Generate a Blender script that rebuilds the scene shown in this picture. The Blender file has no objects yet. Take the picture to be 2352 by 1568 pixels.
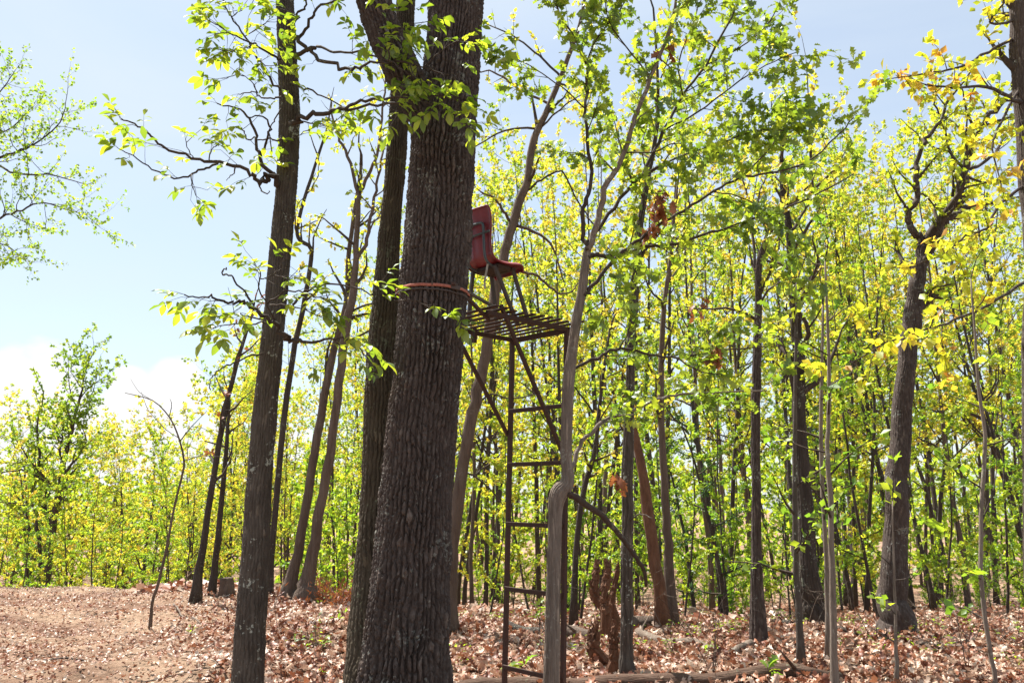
import bpy, math, random
import numpy as np
from mathutils import Vector, Matrix
R = random.Random(11)
NR = np.random.RandomState(5)
scn = bpy.context.scene
COL = scn.collection
PI = math.pi

# ------------------------------------------------------------------ camera
EYE = 1.65
F, CX, CY = 1830.0, 1176.0, 784.0            # focal length and centre in units of a 2352 px wide frame
TH = math.atan((1130 - CY) / F)
cam_d = bpy.data.cameras.new('camera'); cam = bpy.data.objects.new('camera', cam_d); COL.objects.link(cam)
cam_d.sensor_width = 36; cam_d.lens = F / 2352 * 36; cam_d.clip_end = 2000; cam_d.clip_start = 0.05
cam.location = (0, 0, EYE); cam.rotation_euler = (PI / 2 + TH, 0, 0)
cam_d.dof.use_dof = True; cam_d.dof.focus_distance = 6.2; cam_d.dof.aperture_fstop = 9
scn.camera = cam

# ------------------------------------------------------------------ light
SUN_EL, SUN_AZ = math.radians(60), math.radians(-42)   # azimuth from straight ahead, negative = to the left
w = bpy.data.worlds.new('World'); scn.world = w; w.use_nodes = True
nt = w.node_tree; nt.nodes.clear()
def N(nt, t, **k):
    n = nt.nodes.new(t)
    for a, b in k.items(): setattr(n, a, b)
    return n
def L(nt, a, b): nt.links.new(a, b)
sky = N(nt, 'ShaderNodeTexSky', sky_type='NISHITA', sun_disc=False, sun_elevation=SUN_EL, sun_rotation=SUN_AZ,
        air_density=1.0, dust_density=.7, ozone_density=1.0, altitude=200)
tc = N(nt, 'ShaderNodeTexCoord')
mp = N(nt, 'ShaderNodeMapping'); mp.inputs['Scale'].default_value = (1.0, 1.0, 3.2); mp.inputs['Rotation'].default_value = (0.2, 0.35, 0.5)
L(nt, tc.outputs['Generated'], mp.inputs['Vector'])
n1 = N(nt, 'ShaderNodeTexNoise'); n1.inputs['Scale'].default_value = 2.1; n1.inputs['Detail'].default_value = 7; n1.inputs['Roughness'].default_value = .52
n1.inputs['Distortion'].default_value = .4
L(nt, mp.outputs[0], n1.inputs['Vector'])
r1 = N(nt, 'ShaderNodeMapRange'); r1.inputs['From Min'].default_value = .42; r1.inputs['From Max'].default_value = .78; r1.inputs['To Min'].default_value = .55; r1.inputs['To Max'].default_value = .85
L(nt, n1.outputs['Fac'], r1.inputs['Value'])
# one cumulus low on the left
import math as m_
def dirpx(px, py):
    fx, fy = (px - CX) / F, (CY - py) / F
    return Vector((fx, math.cos(TH) - fy * math.sin(TH), math.sin(TH) + fy * math.cos(TH))).normalized()
mpc = N(nt, 'ShaderNodeMapping'); mpc.inputs['Scale'].default_value = (1.0, 1.0, 1.6)
L(nt, tc.outputs['Generated'], mpc.inputs['Vector'])
ncl = N(nt, 'ShaderNodeTexNoise'); ncl.inputs['Scale'].default_value = 7; ncl.inputs['Detail'].default_value = 8; ncl.inputs['Roughness'].default_value = .5
L(nt, mpc.outputs[0], ncl.inputs['Vector'])
acc = None
for (px, py, rad) in ((340, 960, .11), (400, 900, .075), (300, 890, .05), (60, 940, .12), (0, 880, .08), (-60, 1010, .14), (260, 1040, .11), (500, 1040, .08), (640, 1080, .09)):
    d = dirpx(px, py)
    dn = N(nt, 'ShaderNodeVectorMath', operation='DISTANCE'); dn.inputs[1].default_value = d
    L(nt, tc.outputs['Generated'], dn.inputs[0])
    mr = N(nt, 'ShaderNodeMapRange'); mr.inputs['From Min'].default_value = rad; mr.inputs['From Max'].default_value = 0.0
    L(nt, dn.outputs['Value'], mr.inputs['Value'])
    if acc is None: acc = mr.outputs[0]
    else:
        mx = N(nt, 'ShaderNodeMath', operation='MAXIMUM'); L(nt, acc, mx.inputs[0]); L(nt, mr.outputs[0], mx.inputs[1]); acc = mx.outputs[0]
ad = N(nt, 'ShaderNodeMath', operation='MULTIPLY_ADD'); ad.inputs[1].default_value = 1.1; L(nt, ncl.outputs['Fac'], ad.inputs[0]); L(nt, acc, ad.inputs[2])
cm = N(nt, 'ShaderNodeMapRange'); cm.inputs['From Min'].default_value = .99; cm.inputs['From Max'].default_value = 1.14; cm.inputs['To Max'].default_value = 1.0
L(nt, ad.outputs[0], cm.inputs['Value'])
mxm = r1
mix = N(nt, 'ShaderNodeMix', data_type='RGBA'); mix.inputs['B'].default_value = (4.1, 4.6, 5.0, 1)
L(nt, mxm.outputs[0], mix.inputs['Factor']); L(nt, sky.outputs[0], mix.inputs['A'])
mix2 = N(nt, 'ShaderNodeMix', data_type='RGBA'); mix2.inputs['B'].default_value = (5.5, 5.55, 5.6, 1); L(nt, cm.outputs[0], mix2.inputs['Factor']); L(nt, mix.outputs['Result'], mix2.inputs['A'])
bg = N(nt, 'ShaderNodeBackground'); bg.inputs['Strength'].default_value = 0.078
out = N(nt, 'ShaderNodeOutputWorld'); L(nt, mix2.outputs['Result'], bg.inputs['Color']); L(nt, bg.outputs[0], out.inputs['Surface'])

sl = bpy.data.lights.new('sun', 'SUN'); sl.energy = 5.0; sl.angle = math.radians(.5); sl.color = (1, .955, .88)
so = bpy.data.objects.new('sun', sl); COL.objects.link(so)
sd = Vector((math.sin(SUN_AZ) * math.cos(SUN_EL), math.cos(SUN_AZ) * math.cos(SUN_EL), math.sin(SUN_EL)))
so.rotation_euler = sd.to_track_quat('Z', 'Y').to_euler(); so.location = sd * 60
vs = scn.view_settings; vs.view_transform = 'Standard'; vs.look = 'None'; vs.gamma = 1; vs.exposure = 1.35; vs.use_curve_mapping = False
scn.render.engine = 'CYCLES'
cy = scn.cycles; cy.max_bounces = 7; cy.diffuse_bounces = 4; cy.transmission_bounces = 5; cy.glossy_bounces = 2; cy.transparent_max_bounces = 4
cy.use_denoising = True; cy.caustics_reflective = False; cy.caustics_refractive = False

# ------------------------------------------------------------------ pixel rays to places in the world
def P(px, py, Y):
    fx, fy = (px - CX) / F, (CY - py) / F
    dy = math.cos(TH) - fy * math.sin(TH); dz = math.sin(TH) + fy * math.cos(TH)
    s = Y / dy
    return Vector((fx * s, Y, EYE + dz * s))
def depth(p): return p[1] * math.cos(TH) + (p[2] - EYE) * math.sin(TH)
def rad(wpx, p): return wpx * .5 / F * depth(p)

# ------------------------------------------------------------------ terrain
def sstep(x): x = np.clip(x, 0, 1); return x * x * (3 - 2 * x)
def gz(x, y):
    x = np.asarray(x, float); y = np.asarray(y, float)
    az = x / np.maximum(np.abs(y), 1.0)
    t = sstep((az + .36) / .30)                        # 0 on the left, 1 in the wood on the right
    k = .26 * (1 - t) + .132 * t
    y0 = 16.0 * (1 - t) + 10.2 * t + 1.2 * np.exp(-((az + .12) / .12) ** 2)
    wd = 1.0 * (1 - t) + 1.6 * t
    q = (y - y0) / wd
    drop = k * wd * np.log1p(np.exp(np.clip(q, -30, 30))) + k * np.maximum(0, (y - y0) - 30 * wd)
    lim = 9.0 * (1 - t) + 9 * t
    drop = lim * np.tanh(drop / lim)
    z = -drop
    n = .055 * np.sin(x * 1.1 + .6 * np.sin(y * .7)) * np.sin(y * .9 + 1.3) + .03 * np.sin(x * 2.7 + y * 1.9) + .02 * np.sin(x * 5.1 - y * 4.3 + 2) + .013 * np.sin(11 * x + 3 * np.sin(4 * y)) * np.sin(9 * y)
    z = z + n * sstep((y - 1.5) / 4)
    z = z + .16 * np.exp(-(((x + 2.6) / 1.0) ** 2 + ((y - 9.2) / 1.6) ** 2))      # low heap of raked leaves
    z = z + .12 * np.exp(-(((x + 3.4) / 1.1) ** 2 + ((y - 7.4) / .5) ** 2))
    return z
def g(x, y): return float(gz(x, y))
def ground_px(px, py):
    lo = None
    for i in range(60, 900):
        Y = i * .1
        p = P(px, py, Y)
        if p.z < g(p.x, p.y): return Vector((p.x, Y, g(p.x, Y)))
    p = P(px, py, 14); return Vector((p.x, 14, g(p.x, 14)))

# ------------------------------------------------------------------ mesh helpers
def mesh_np(name, V, loops, sizes, mat, smooth=True, tint=None, tint_name='tint'):
    me = bpy.data.meshes.new(name)
    V = np.asarray(V, np.float32); loops = np.asarray(loops, np.int32); sizes = np.asarray(sizes, np.int32)
    me.vertices.add(len(V)); me.vertices.foreach_set('co', V.ravel())
    me.loops.add(len(loops)); me.loops.foreach_set('vertex_index', loops)
    me.polygons.add(len(sizes)); st = np.zeros(len(sizes), np.int32); st[1:] = np.cumsum(sizes)[:-1]
    me.polygons.foreach_set('loop_start', st)
    me.polygons.foreach_set('use_smooth', np.full(len(sizes), smooth))
    if tint is not None:
        tint = np.asarray(tint, np.float32)
        a = me.attributes.new(tint_name, 'FLOAT', 'POINT' if len(tint) == len(V) else 'FACE'); a.data.foreach_set('value', tint)
    me.update(calc_edges=True); me.validate()
    if mat: me.materials.append(mat)
    return me
def link(name, me, parent=None):
    o = bpy.data.objects.new(name, me); COL.objects.link(o)
    if parent is not None: o.parent = parent
    return o
def tag(o, label, cat, group=None):
    o['label'] = label; o['category'] = cat
    if group: o['group'] = group
    return o
def thing(name, label, cat, loc=(0, 0, 0), group=None):
    o = bpy.data.objects.new(name, None); COL.objects.link(o); o.location = loc; o.empty_display_size = .2
    return tag(o, label, cat, group)
class MB:                                      # collects shapes that become ONE mesh
    def __init__(s): s.V = []; s.Fq = []; s.n = 0; s.S = []; s.T = []
    def add(s, V, faces_arr, tint=0.5):
        s.V.append(np.asarray(V, float)); s.Fq.append((np.asarray(faces_arr) + s.n).ravel()); s.S.append(np.full(len(faces_arr), np.asarray(faces_arr).shape[1]))
        s.T.append(np.full(len(V), tint)); s.n += len(V)
    def tube(s, pts, rr, k=6, tint=.5, caps=True, rough=0):
        P_ = np.array([tuple(p) for p in pts], float); n = len(P_); rr = np.asarray(rr, float) * np.ones(n)
        t = np.gradient(P_, axis=0); t /= np.maximum(np.linalg.norm(t, axis=1, keepdims=True), 1e-9)
        m = t.mean(0); ref = np.eye(3)[np.argmin(np.abs(m))]
        a = np.cross(t, ref); a /= np.maximum(np.linalg.norm(a, axis=1, keepdims=True), 1e-9); b = np.cross(t, a)
        an = np.arange(k) * 2 * PI / k
        r2 = rr[:, None] * (1 + (rough * NR.uniform(-1, 1, (n, k)) if rough else 0))
        V = P_[:, None, :] + (a[:, None, :] * np.cos(an)[None, :, None] + b[:, None, :] * np.sin(an)[None, :, None]) * (r2[..., None] if rough else rr[:, None, None])
        V = V.reshape(-1, 3)
        i = np.arange(n - 1)[:, None] * k; j = np.arange(k)[None, :]; j2 = (j + 1) % k
        Fa = np.stack([i + j, i + j2, i + k + j2, i + k + j], -1).reshape(-1, 4)
        s.add(V, Fa, tint)
        if caps and k > 3:
            for e, o_ in ((0, 0), (n - 1, (n - 1) * k)):
                s.V.append(P_[e:e + 1]); s.T.append([tint]); c = s.n; s.n += 1
                base = s.n - 1 - n * k - (0 if e == 0 else 1)
                ring = base + o_ + np.arange(k); nx = base + o_ + (np.arange(k) + 1) % k
                tri = np.stack([np.full(k, c), nx, ring] if e == 0 else [np.full(k, c), ring, nx], -1)
                s.Fq.append(tri.ravel()); s.S.append(np.full(k, 3))
    def box(s, a, b, w_, h_, up=Vector((0, 0, 1)), tint=.5):   # bar from a to b
        a = Vector(a); b = Vector(b); t = (b - a).normalized()
        x = t.cross(up).normalized(); z = x.cross(t).normalized()
        V = [p + x * sx * w_ / 2 + z * sz * h_ / 2 for p in (a, b) for sx, sz in ((-1, -1), (1, -1), (1, 1), (-1, 1))]
        s.add([tuple(v) for v in V], [(0, 1, 2, 3), (7, 6, 5, 4), (0, 4, 5, 1), (1, 5, 6, 2), (2, 6, 7, 3), (3, 7, 4, 0)], tint)
    def build(s, name, mat, parent=None, smooth=True, org=(0, 0, 0)):
        V = np.concatenate(s.V) - np.array(tuple(org)) if s.V else np.zeros((0, 3))
        me = mesh_np(name, V, np.concatenate(s.Fq), np.concatenate(s.S), mat, smooth, np.concatenate(s.T))
        return link(name, me, parent)
def bevel(o, wdt=.004):
    m = o.modifiers.new('b', 'BEVEL'); m.width = wdt; m.segments = 2; m.limit_method = 'ANGLE'
    return o

# ------------------------------------------------------------------ materials
def newmat(name):
    m = bpy.data.materials.new(name); m.use_nodes = True; nt = m.node_tree; nt.nodes.clear()
    return m, nt, N(nt, 'ShaderNodeOutputMaterial')
def ramp(nt, src, stops):
    r = N(nt, 'ShaderNodeValToRGB'); e = r.color_ramp.elements
    e[0].position, e[0].color = stops[0][0], (*stops[0][1], 1); e[1].position, e[1].color = stops[-1][0], (*stops[-1][1], 1)
    for p, c in stops[1:-1]:
        q = e.new(p); q.color = (*c, 1)
    L(nt, src, r.inputs[0]); return r.outputs[0]
def mixc(nt, f, a, b, mode='MIX'):
    m = N(nt, 'ShaderNodeMix', data_type='RGBA', blend_type=mode)
    for s, v in (('Factor', f), ('A', a), ('B', b)):
        if isinstance(v, (int, float)): m.inputs[s].default_value = v
        elif isinstance(v, tuple): m.inputs[s].default_value = (*v, 1)
        else: L(nt, v, m.inputs[s])
    return m.outputs['Result']
def noise(nt, scale, vec=None, detail=4, rough=.55, sc3=None, coord='Object'):
    if vec is None:
        t = N(nt, 'ShaderNodeTexCoord'); vec = t.outputs[coord]
    if sc3:
        mp = N(nt, 'ShaderNodeMapping'); mp.inputs['Scale'].default_value = sc3; L(nt, vec, mp.inputs[0]); vec = mp.outputs[0]
    n = N(nt, 'ShaderNodeTexNoise'); n.inputs['Scale'].default_value = scale; n.inputs['Detail'].default_value = detail; n.inputs['Roughness'].default_value = rough
    L(nt, vec, n.inputs['Vector']); return n.outputs['Fac']
def leafmat(name, stops, trans=.5, tboost=1.35, gloss=.04, rnd=.35):
    m, nt, o = newmat(name)
    at = N(nt, 'ShaderNodeAttribute', attribute_name='tint'); oi = N(nt, 'ShaderNodeObjectInfo')
    a = N(nt, 'ShaderNodeMath', operation='MULTIPLY_ADD'); a.inputs[1].default_value = rnd; L(nt, oi.outputs['Random'], a.inputs[0]); L(nt, at.outputs['Fac'], a.inputs[2])
    s = N(nt, 'ShaderNodeMath', operation='SUBTRACT'); L(nt, a.outputs[0], s.inputs[0]); s.inputs[1].default_value = rnd / 2
    c = ramp(nt, s.outputs[0], stops)
    d = N(nt, 'ShaderNodeBsdfDiffuse'); L(nt, c, d.inputs['Color'])
    t = N(nt, 'ShaderNodeBsdfTranslucent')
    ct = mixc(nt, 1.0, c, (tboost, tboost * .98, tboost * .55), 'MULTIPLY'); L(nt, ct, t.inputs['Color'])
    mx = N(nt, 'ShaderNodeMixShader'); mx.inputs[0].default_value = trans; L(nt, d.outputs[0], mx.inputs[1]); L(nt, t.outputs[0], mx.inputs[2])
    gl = N(nt, 'ShaderNodeBsdfGlossy'); gl.inputs['Roughness'].default_value = .45; gl.inputs['Color'].default_value = (.9, .95, 1, 1)
    m2 = N(nt, 'ShaderNodeMixShader'); m2.inputs[0].default_value = gloss; L(nt, mx.outputs[0], m2.inputs[1]); L(nt, gl.outputs[0], m2.inputs[2])
    L(nt, m2.outputs[0], o.inputs['Surface']); return m
# leaves (spring growth)
M_HICK = leafmat('hickory_leaf', [(0, (.10, .165, .018)), (.5, (.18, .25, .022)), (1, (.34, .38, .035))], .6, 1.9, .05, .1)
M_OAK = leafmat('white_oak_leaf', [(0, (.10, .165, .020)), (.5, (.18, .245, .024)), (1, (.33, .38, .034))], .6, 1.8, .05, .1)
M_YG = leafmat('spring_leaf', [(0, (.12, .20, .025)), (.3, (.24, .31, .032)), (.68, (.40, .41, .042)), (1, (.47, .36, .06))], .62, 1.8, .03, .6)
M_GR = leafmat('understory_leaf', [(0, (.09, .185, .022)), (.5, (.19, .29, .028)), (1, (.36, .42, .035))], .62, 1.8, .03, .4)
M_OR = leafmat('orange_spring_leaf', [(0, (.26, .33, .03)), (.6, (.42, .42, .035)), (.93, (.50, .38, .05)), (1, (.45, .24, .06))], .6, 1.85, .03, .1)
M_CED = leafmat('cedar_leaf', [(0, (.025, .07, .016)), (1, (.06, .13, .03))], .25, 1.2, .03, .2)
M_DEAD = leafmat('dead_leaf', [(0, (.16, .05, .025)), (1, (.32, .12, .06))], .4, 1.2, .03, .2)
M_PINEDEAD = leafmat('dead_needles', [(0, (.20, .06, .03)), (1, (.42, .16, .08))], .3, 1.1, .02, .2)

def barkmat(name, c0, c1, c2, lichen=(.34, .36, .30), lich=.5, bumpd=.02, sc=(14, 14, 2.2), geo=False):
    m, nt, o = newmat(name)
    p = N(nt, 'ShaderNodeBsdfPrincipled'); p.inputs['Roughness'].default_value = .9; p.inputs['Specular IOR Level'].default_value = .2
    na = noise(nt, 1.0, sc3=sc, detail=6, rough=.65)
    base = ramp(nt, na, [(.28, c0), (.52, c1), (.78, c2)])
    nb = noise(nt, 1.7, detail=3)
    base = mixc(nt, ramp(nt, nb, [(.35, (0, 0, 0)), (.7, (.5, .5, .5))]), base, tuple(x * 1.35 for x in c1))
    if geo:
        at = N(nt, 'ShaderNodeAttribute', attribute_name='tint')
        base = mixc(nt, 1.0, base, ramp(nt, at.outputs['Fac'], [(0, (.85, .84, .83)), (.5, (1, 1, 1)), (.85, (1.12, 1.11, 1.1)), (1, (1.6, 1.6, 1.55))]), 'MULTIPLY')
    v = noise(nt, 34, detail=4, rough=.55); v2 = noise(nt, 4.5, detail=3)
    mul = N(nt, 'ShaderNodeMath', operation='MULTIPLY'); L(nt, v, mul.inputs[0]); L(nt, v2, mul.inputs[1])
    base = mixc(nt, ramp(nt, mul.outputs[0], [(.345, (0, 0, 0)), (.375, (lich,) * 3)]), base, lichen)
    L(nt, base, p.inputs['Base Color'])
    b = N(nt, 'ShaderNodeBump'); b.inputs['Strength'].default_value = 1.0 if not geo else .8; b.inputs['Distance'].default_value = bumpd
    hn = noise(nt, 2.1, sc3=tuple(x * 1.6 for x in sc), detail=5, rough=.6)
    L(nt, hn, b.inputs['Height']); L(nt, b.outputs[0], p.inputs['Normal'])
    L(nt, p.outputs[0], o.inputs['Surface']); return m
M_BARK = barkmat('oak_bark', (.038, .027, .023), (.076, .058, .050), (.165, .142, .128), (.36, .38, .33), .4, .014, (40, 40, 12), True)
M_BARK2 = barkmat('mossy_bark', (0.045, 0.033, 0.023), (0.066, 0.051, 0.035), (0.096, 0.078, 0.054), (.22, .25, .16), .3, .010, (26, 26, 5), True)
M_HBARK = barkmat('hickory_bark', (0.048, 0.037, 0.030), (0.084, 0.069, 0.057), (0.132, 0.114, 0.096), (.42, .44, .38), .8, .010, (30, 30, 8), True)
M_GBARK = barkmat('grey_bark', (.11, .085, .068), (.20, .16, .13), (.30, .255, .215), (.42, .42, .36), .4, .016, (48, 48, 5), True)
M_TB = barkmat('trunk_bark', (0.033, 0.025, 0.021), (0.066, 0.052, 0.043), (0.116, 0.099, 0.083), (.30, .33, .26), .5, .045)
M_RB = barkmat('red_brown_bark', (.075, .050, .038), (.135, .098, .076), (.21, .165, .135), (.3, .28, .22), .2, .045)
M_TW = barkmat('twig_bark', (0.036, 0.025, 0.020), (0.060, 0.045, 0.036), (0.096, 0.075, 0.060), (.28, .28, .22), .3, .004, (30, 30, 12))
M_DW = barkmat('weathered_wood', (.07, .052, .038), (.145, .11, .085), (.26, .215, .175), (.46, .47, .42), .4, .012, (22, 4, 22))
M_ROT = barkmat('rotten_wood', (.07, .035, .022), (.15, .075, .045), (.24, .13, .08), (.2, .16, .1), .1, .03, (14, 14, 4))
M_LOG = barkmat('log_bark', (.05, .028, .019), (.10, .06, .042), (.19, .135, .10), (.22, .25, .16), .4, .02, (4, 22, 22))
def simple(name, c, rough=.6, metal=0, nz=0, c2=None, nscale=20, bump=.002, coat=0):
    m, nt, o = newmat(name); p = N(nt, 'ShaderNodeBsdfPrincipled'); p.inputs['Roughness'].default_value = rough; p.inputs['Metallic'].default_value = metal
    f = noise(nt, nscale, detail=6, rough=.65)
    L(nt, ramp(nt, f, [(.3, c), (.7, c2 or c)]), p.inputs['Base Color'])
    L(nt, ramp(nt, f, [(.3, (rough,) * 3), (.8, (min(1, rough + .25),) * 3)]), p.inputs['Roughness'])
    b = N(nt, 'ShaderNodeBump'); b.inputs['Distance'].default_value = bump; L(nt, f, b.inputs['Height']); L(nt, b.outputs[0], p.inputs['Normal'])
    p.inputs['Coat Weight'].default_value = coat
    L(nt, p.outputs[0], o.inputs['Surface']); return m
M_RUST = simple('rusty_steel', (.030, .016, .012), .75, .0, c2=(.075, .033, .021), nscale=38)
M_RUSTD = simple('dark_painted_steel', (.045, .034, .030), .5, .2, c2=(.085, .055, .043), nscale=25)
M_RED = simple('red_plastic', (.17, .008, .016), .36, c2=(.27, .03, .04), nscale=14, bump=.001, coat=.15)
M_TUBE = simple('grey_blue_tube', (.07, .09, .10), .35, .5, c2=(.11, .12, .12), nscale=40)
M_STRAP = simple('orange_webbing', (.28, .075, .05), .85, c2=(.42, .15, .10), nscale=60)
M_WEB = simple('pale_webbing', (.45, .42, .36), .8, c2=(.3, .27, .22), nscale=50)
M_BLACK = simple('blackened_wood', (.03, .02, .018), .8, c2=(.07, .04, .03), nscale=20)

def groundmat():
    m, nt, o = newmat('forest_floor'); p = N(nt, 'ShaderNodeBsdfPrincipled'); p.inputs['Roughness'].default_value = .95; p.inputs['Specular IOR Level'].default_value = .1
    v = N(nt, 'ShaderNodeTexVoronoi'); v.inputs['Scale'].default_value = 18; t = N(nt, 'ShaderNodeTexCoord'); L(nt, t.outputs['Object'], v.inputs['Vector'])
    leaf = ramp(nt, v.outputs['Color'], [(.1, (.07, .035, .022)), (.45, (.16, .08, .05)), (.8, (.28, .18, .13))])
    soil = ramp(nt, noise(nt, 9, detail=8, rough=.7), [(.3, (.22, .14, .09)), (.7, (.43, .30, .21))])
    mask = noise(nt, .55, detail=5)
    L(nt, mixc(nt, ramp(nt, mask, [(.42, (0, 0, 0)), (.56, (1, 1, 1))]), leaf, soil), p.inputs['Base Color'])
    b = N(nt, 'ShaderNodeBump'); b.inputs['Distance'].default_value = .05; L(nt, noise(nt, 22, detail=8, rough=.7), b.inputs['Height']); L(nt, b.outputs[0], p.inputs['Normal'])
    L(nt, p.outputs[0], o.inputs['Surface']); return m
M_GROUND = groundmat()
def littermat():
    m, nt, o = newmat('leaf_litter')
    at = N(nt, 'ShaderNodeAttribute', attribute_name='tint')
    c = ramp(nt, at.outputs['Fac'], [(0, (.09, .03, .016)), (.25, (.22, .065, .03)), (.45, (.36, .15, .075)), (.65, (.46, .28, .19)), (.85, (.60, .44, .33)), (1, (.72, .60, .49))])
    c = mixc(nt, ramp(nt, noise(nt, 30, detail=3), [(.4, (0, 0, 0)), (.75, (.45, .45, .45))]), c, (.16, .08, .05))
    p = N(nt, 'ShaderNodeBsdfPrincipled'); p.inputs['Roughness'].default_value = .5; p.inputs['Specular IOR Level'].default_value = .5; L(nt, c, p.inputs['Base Color'])
    tr = N(nt, 'ShaderNodeBsdfTranslucent'); L(nt, c, tr.inputs['Color'])
    mx = N(nt, 'ShaderNodeMixShader'); mx.inputs[0].default_value = .22; L(nt, p.outputs[0], mx.inputs[1]); L(nt, tr.outputs[0], mx.inputs[2])
    L(nt, mx.outputs[0], o.inputs['Surface']); return m
M_LIT = littermat()

# ------------------------------------------------------------------ leaf templates: (verts, tris)
def leaf_template(stations, fold=.25, curl=.0):
    V = []; Fc = []
    # stations: (y, halfwidth); z = fold*|x| and a curl along the length
    for y, hw in stations:
        z = curl * (y - .5) ** 2
        if hw == 0: V.append((0, y, z))
        else: V += [(-hw, y, z + fold * hw), (0, y, z), (hw, y, z + fold * hw)]
    idx = 0; prev = None
    for y, hw in stations:
        cur = (idx,) * 3 if hw == 0 else (idx, idx + 1, idx + 2)
        idx += 1 if hw == 0 else 3
        if prev:
            for a in (0, 1):
                q = [prev[a], prev[a + 1], cur[a + 1], cur[a]]
                u = []; [u.append(i) for i in q if i not in u]
                if len(u) == 3: Fc.append(u)
                elif len(u) == 4: Fc += [[u[0], u[1], u[2]], [u[0], u[2], u[3]]]
        prev = cur
    return np.array(V), np.array(Fc)
T_HICK = leaf_template([(0, 0), (.18, .13), (.5, .25), (.8, .15), (1, 0)], .35, -.35)
T_OAK = leaf_template([(0, 0), (.22, .09), (.34, .24), (.42, .10), (.56, .31), (.66, .13), (.80, .25), (.9, .10), (1, 0)], .3, -.4)
T_SIMPLE = leaf_template([(0, 0), (.5, .34), (1, 0)], .3, 0)
T_NEEDLE = leaf_template([(0, 0), (.5, .10), (1, 0)], .2, 0)
T_LIT = [leaf_template([(0, 0), (.2, .10), (.34, .28), (.45, .13), (.6, .34), (.72, .15), (.86, .22), (1, 0)], f, c) for f, c in ((.5, .8), (-.4, -.9), (1.1, .3), (.1, 1.4), (-.9, .5), (.3, -.3))]
def place(tmpl, pos, dr, nr, size, tint):
    V, Fc = tmpl
    dr = dr / np.maximum(np.linalg.norm(dr, axis=1, keepdims=True), 1e-9)
    x = np.cross(dr, nr); x /= np.maximum(np.linalg.norm(x, axis=1, keepdims=True), 1e-9); z = np.cross(x, dr)
    W = pos[:, None, :] + size[:, None, None] * (V[None, :, 0:1] * x[:, None] + V[None, :, 1:2] * dr[:, None] + V[None, :, 2:3] * z[:, None])
    n = len(pos); Fa = (Fc[None] + (np.arange(n) * len(V))[:, None, None]).reshape(-1, Fc.shape[1])
    return W.reshape(-1, 3), Fa, np.repeat(tint, len(V))
def foliage_mesh(name, tmpl, pos, dr, nr, size, tint, mat, org=(0, 0, 0)):
    W, Fa, T = place(tmpl, pos, dr, nr, size, tint)
    return mesh_np(name, W - np.array(tuple(org)), Fa.ravel(), np.full(len(Fa), Fa.shape[1]), mat, True, T)
def leaf_object(name, tmpl, mesh_cache, p, d, n, s, parent, org):
    d = Vector(d).normalized(); x = d.cross(Vector(n)).normalized(); z = x.cross(d)
    M = Matrix((x, d, z)).transposed().to_4x4(); M = Matrix.Translation(Vector(p) - Vector(org)) @ M @ Matrix.Scale(s, 4)
    o = link(name, R.choice(mesh_cache), parent); o.matrix_local = M; return o
def unit_leaves(name, tmpl, mat, n=5):
    res = []
    for i in range(n):
        me = mesh_np(name, tmpl[0] * np.array([R.uniform(.9, 1.1), 1, R.uniform(.6, 1.5)]), tmpl[1].ravel(), np.full(len(tmpl[1]), 3), mat, True, np.full(len(tmpl[0]), (i + .5) / n)); res.append(me)
    return res

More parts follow.
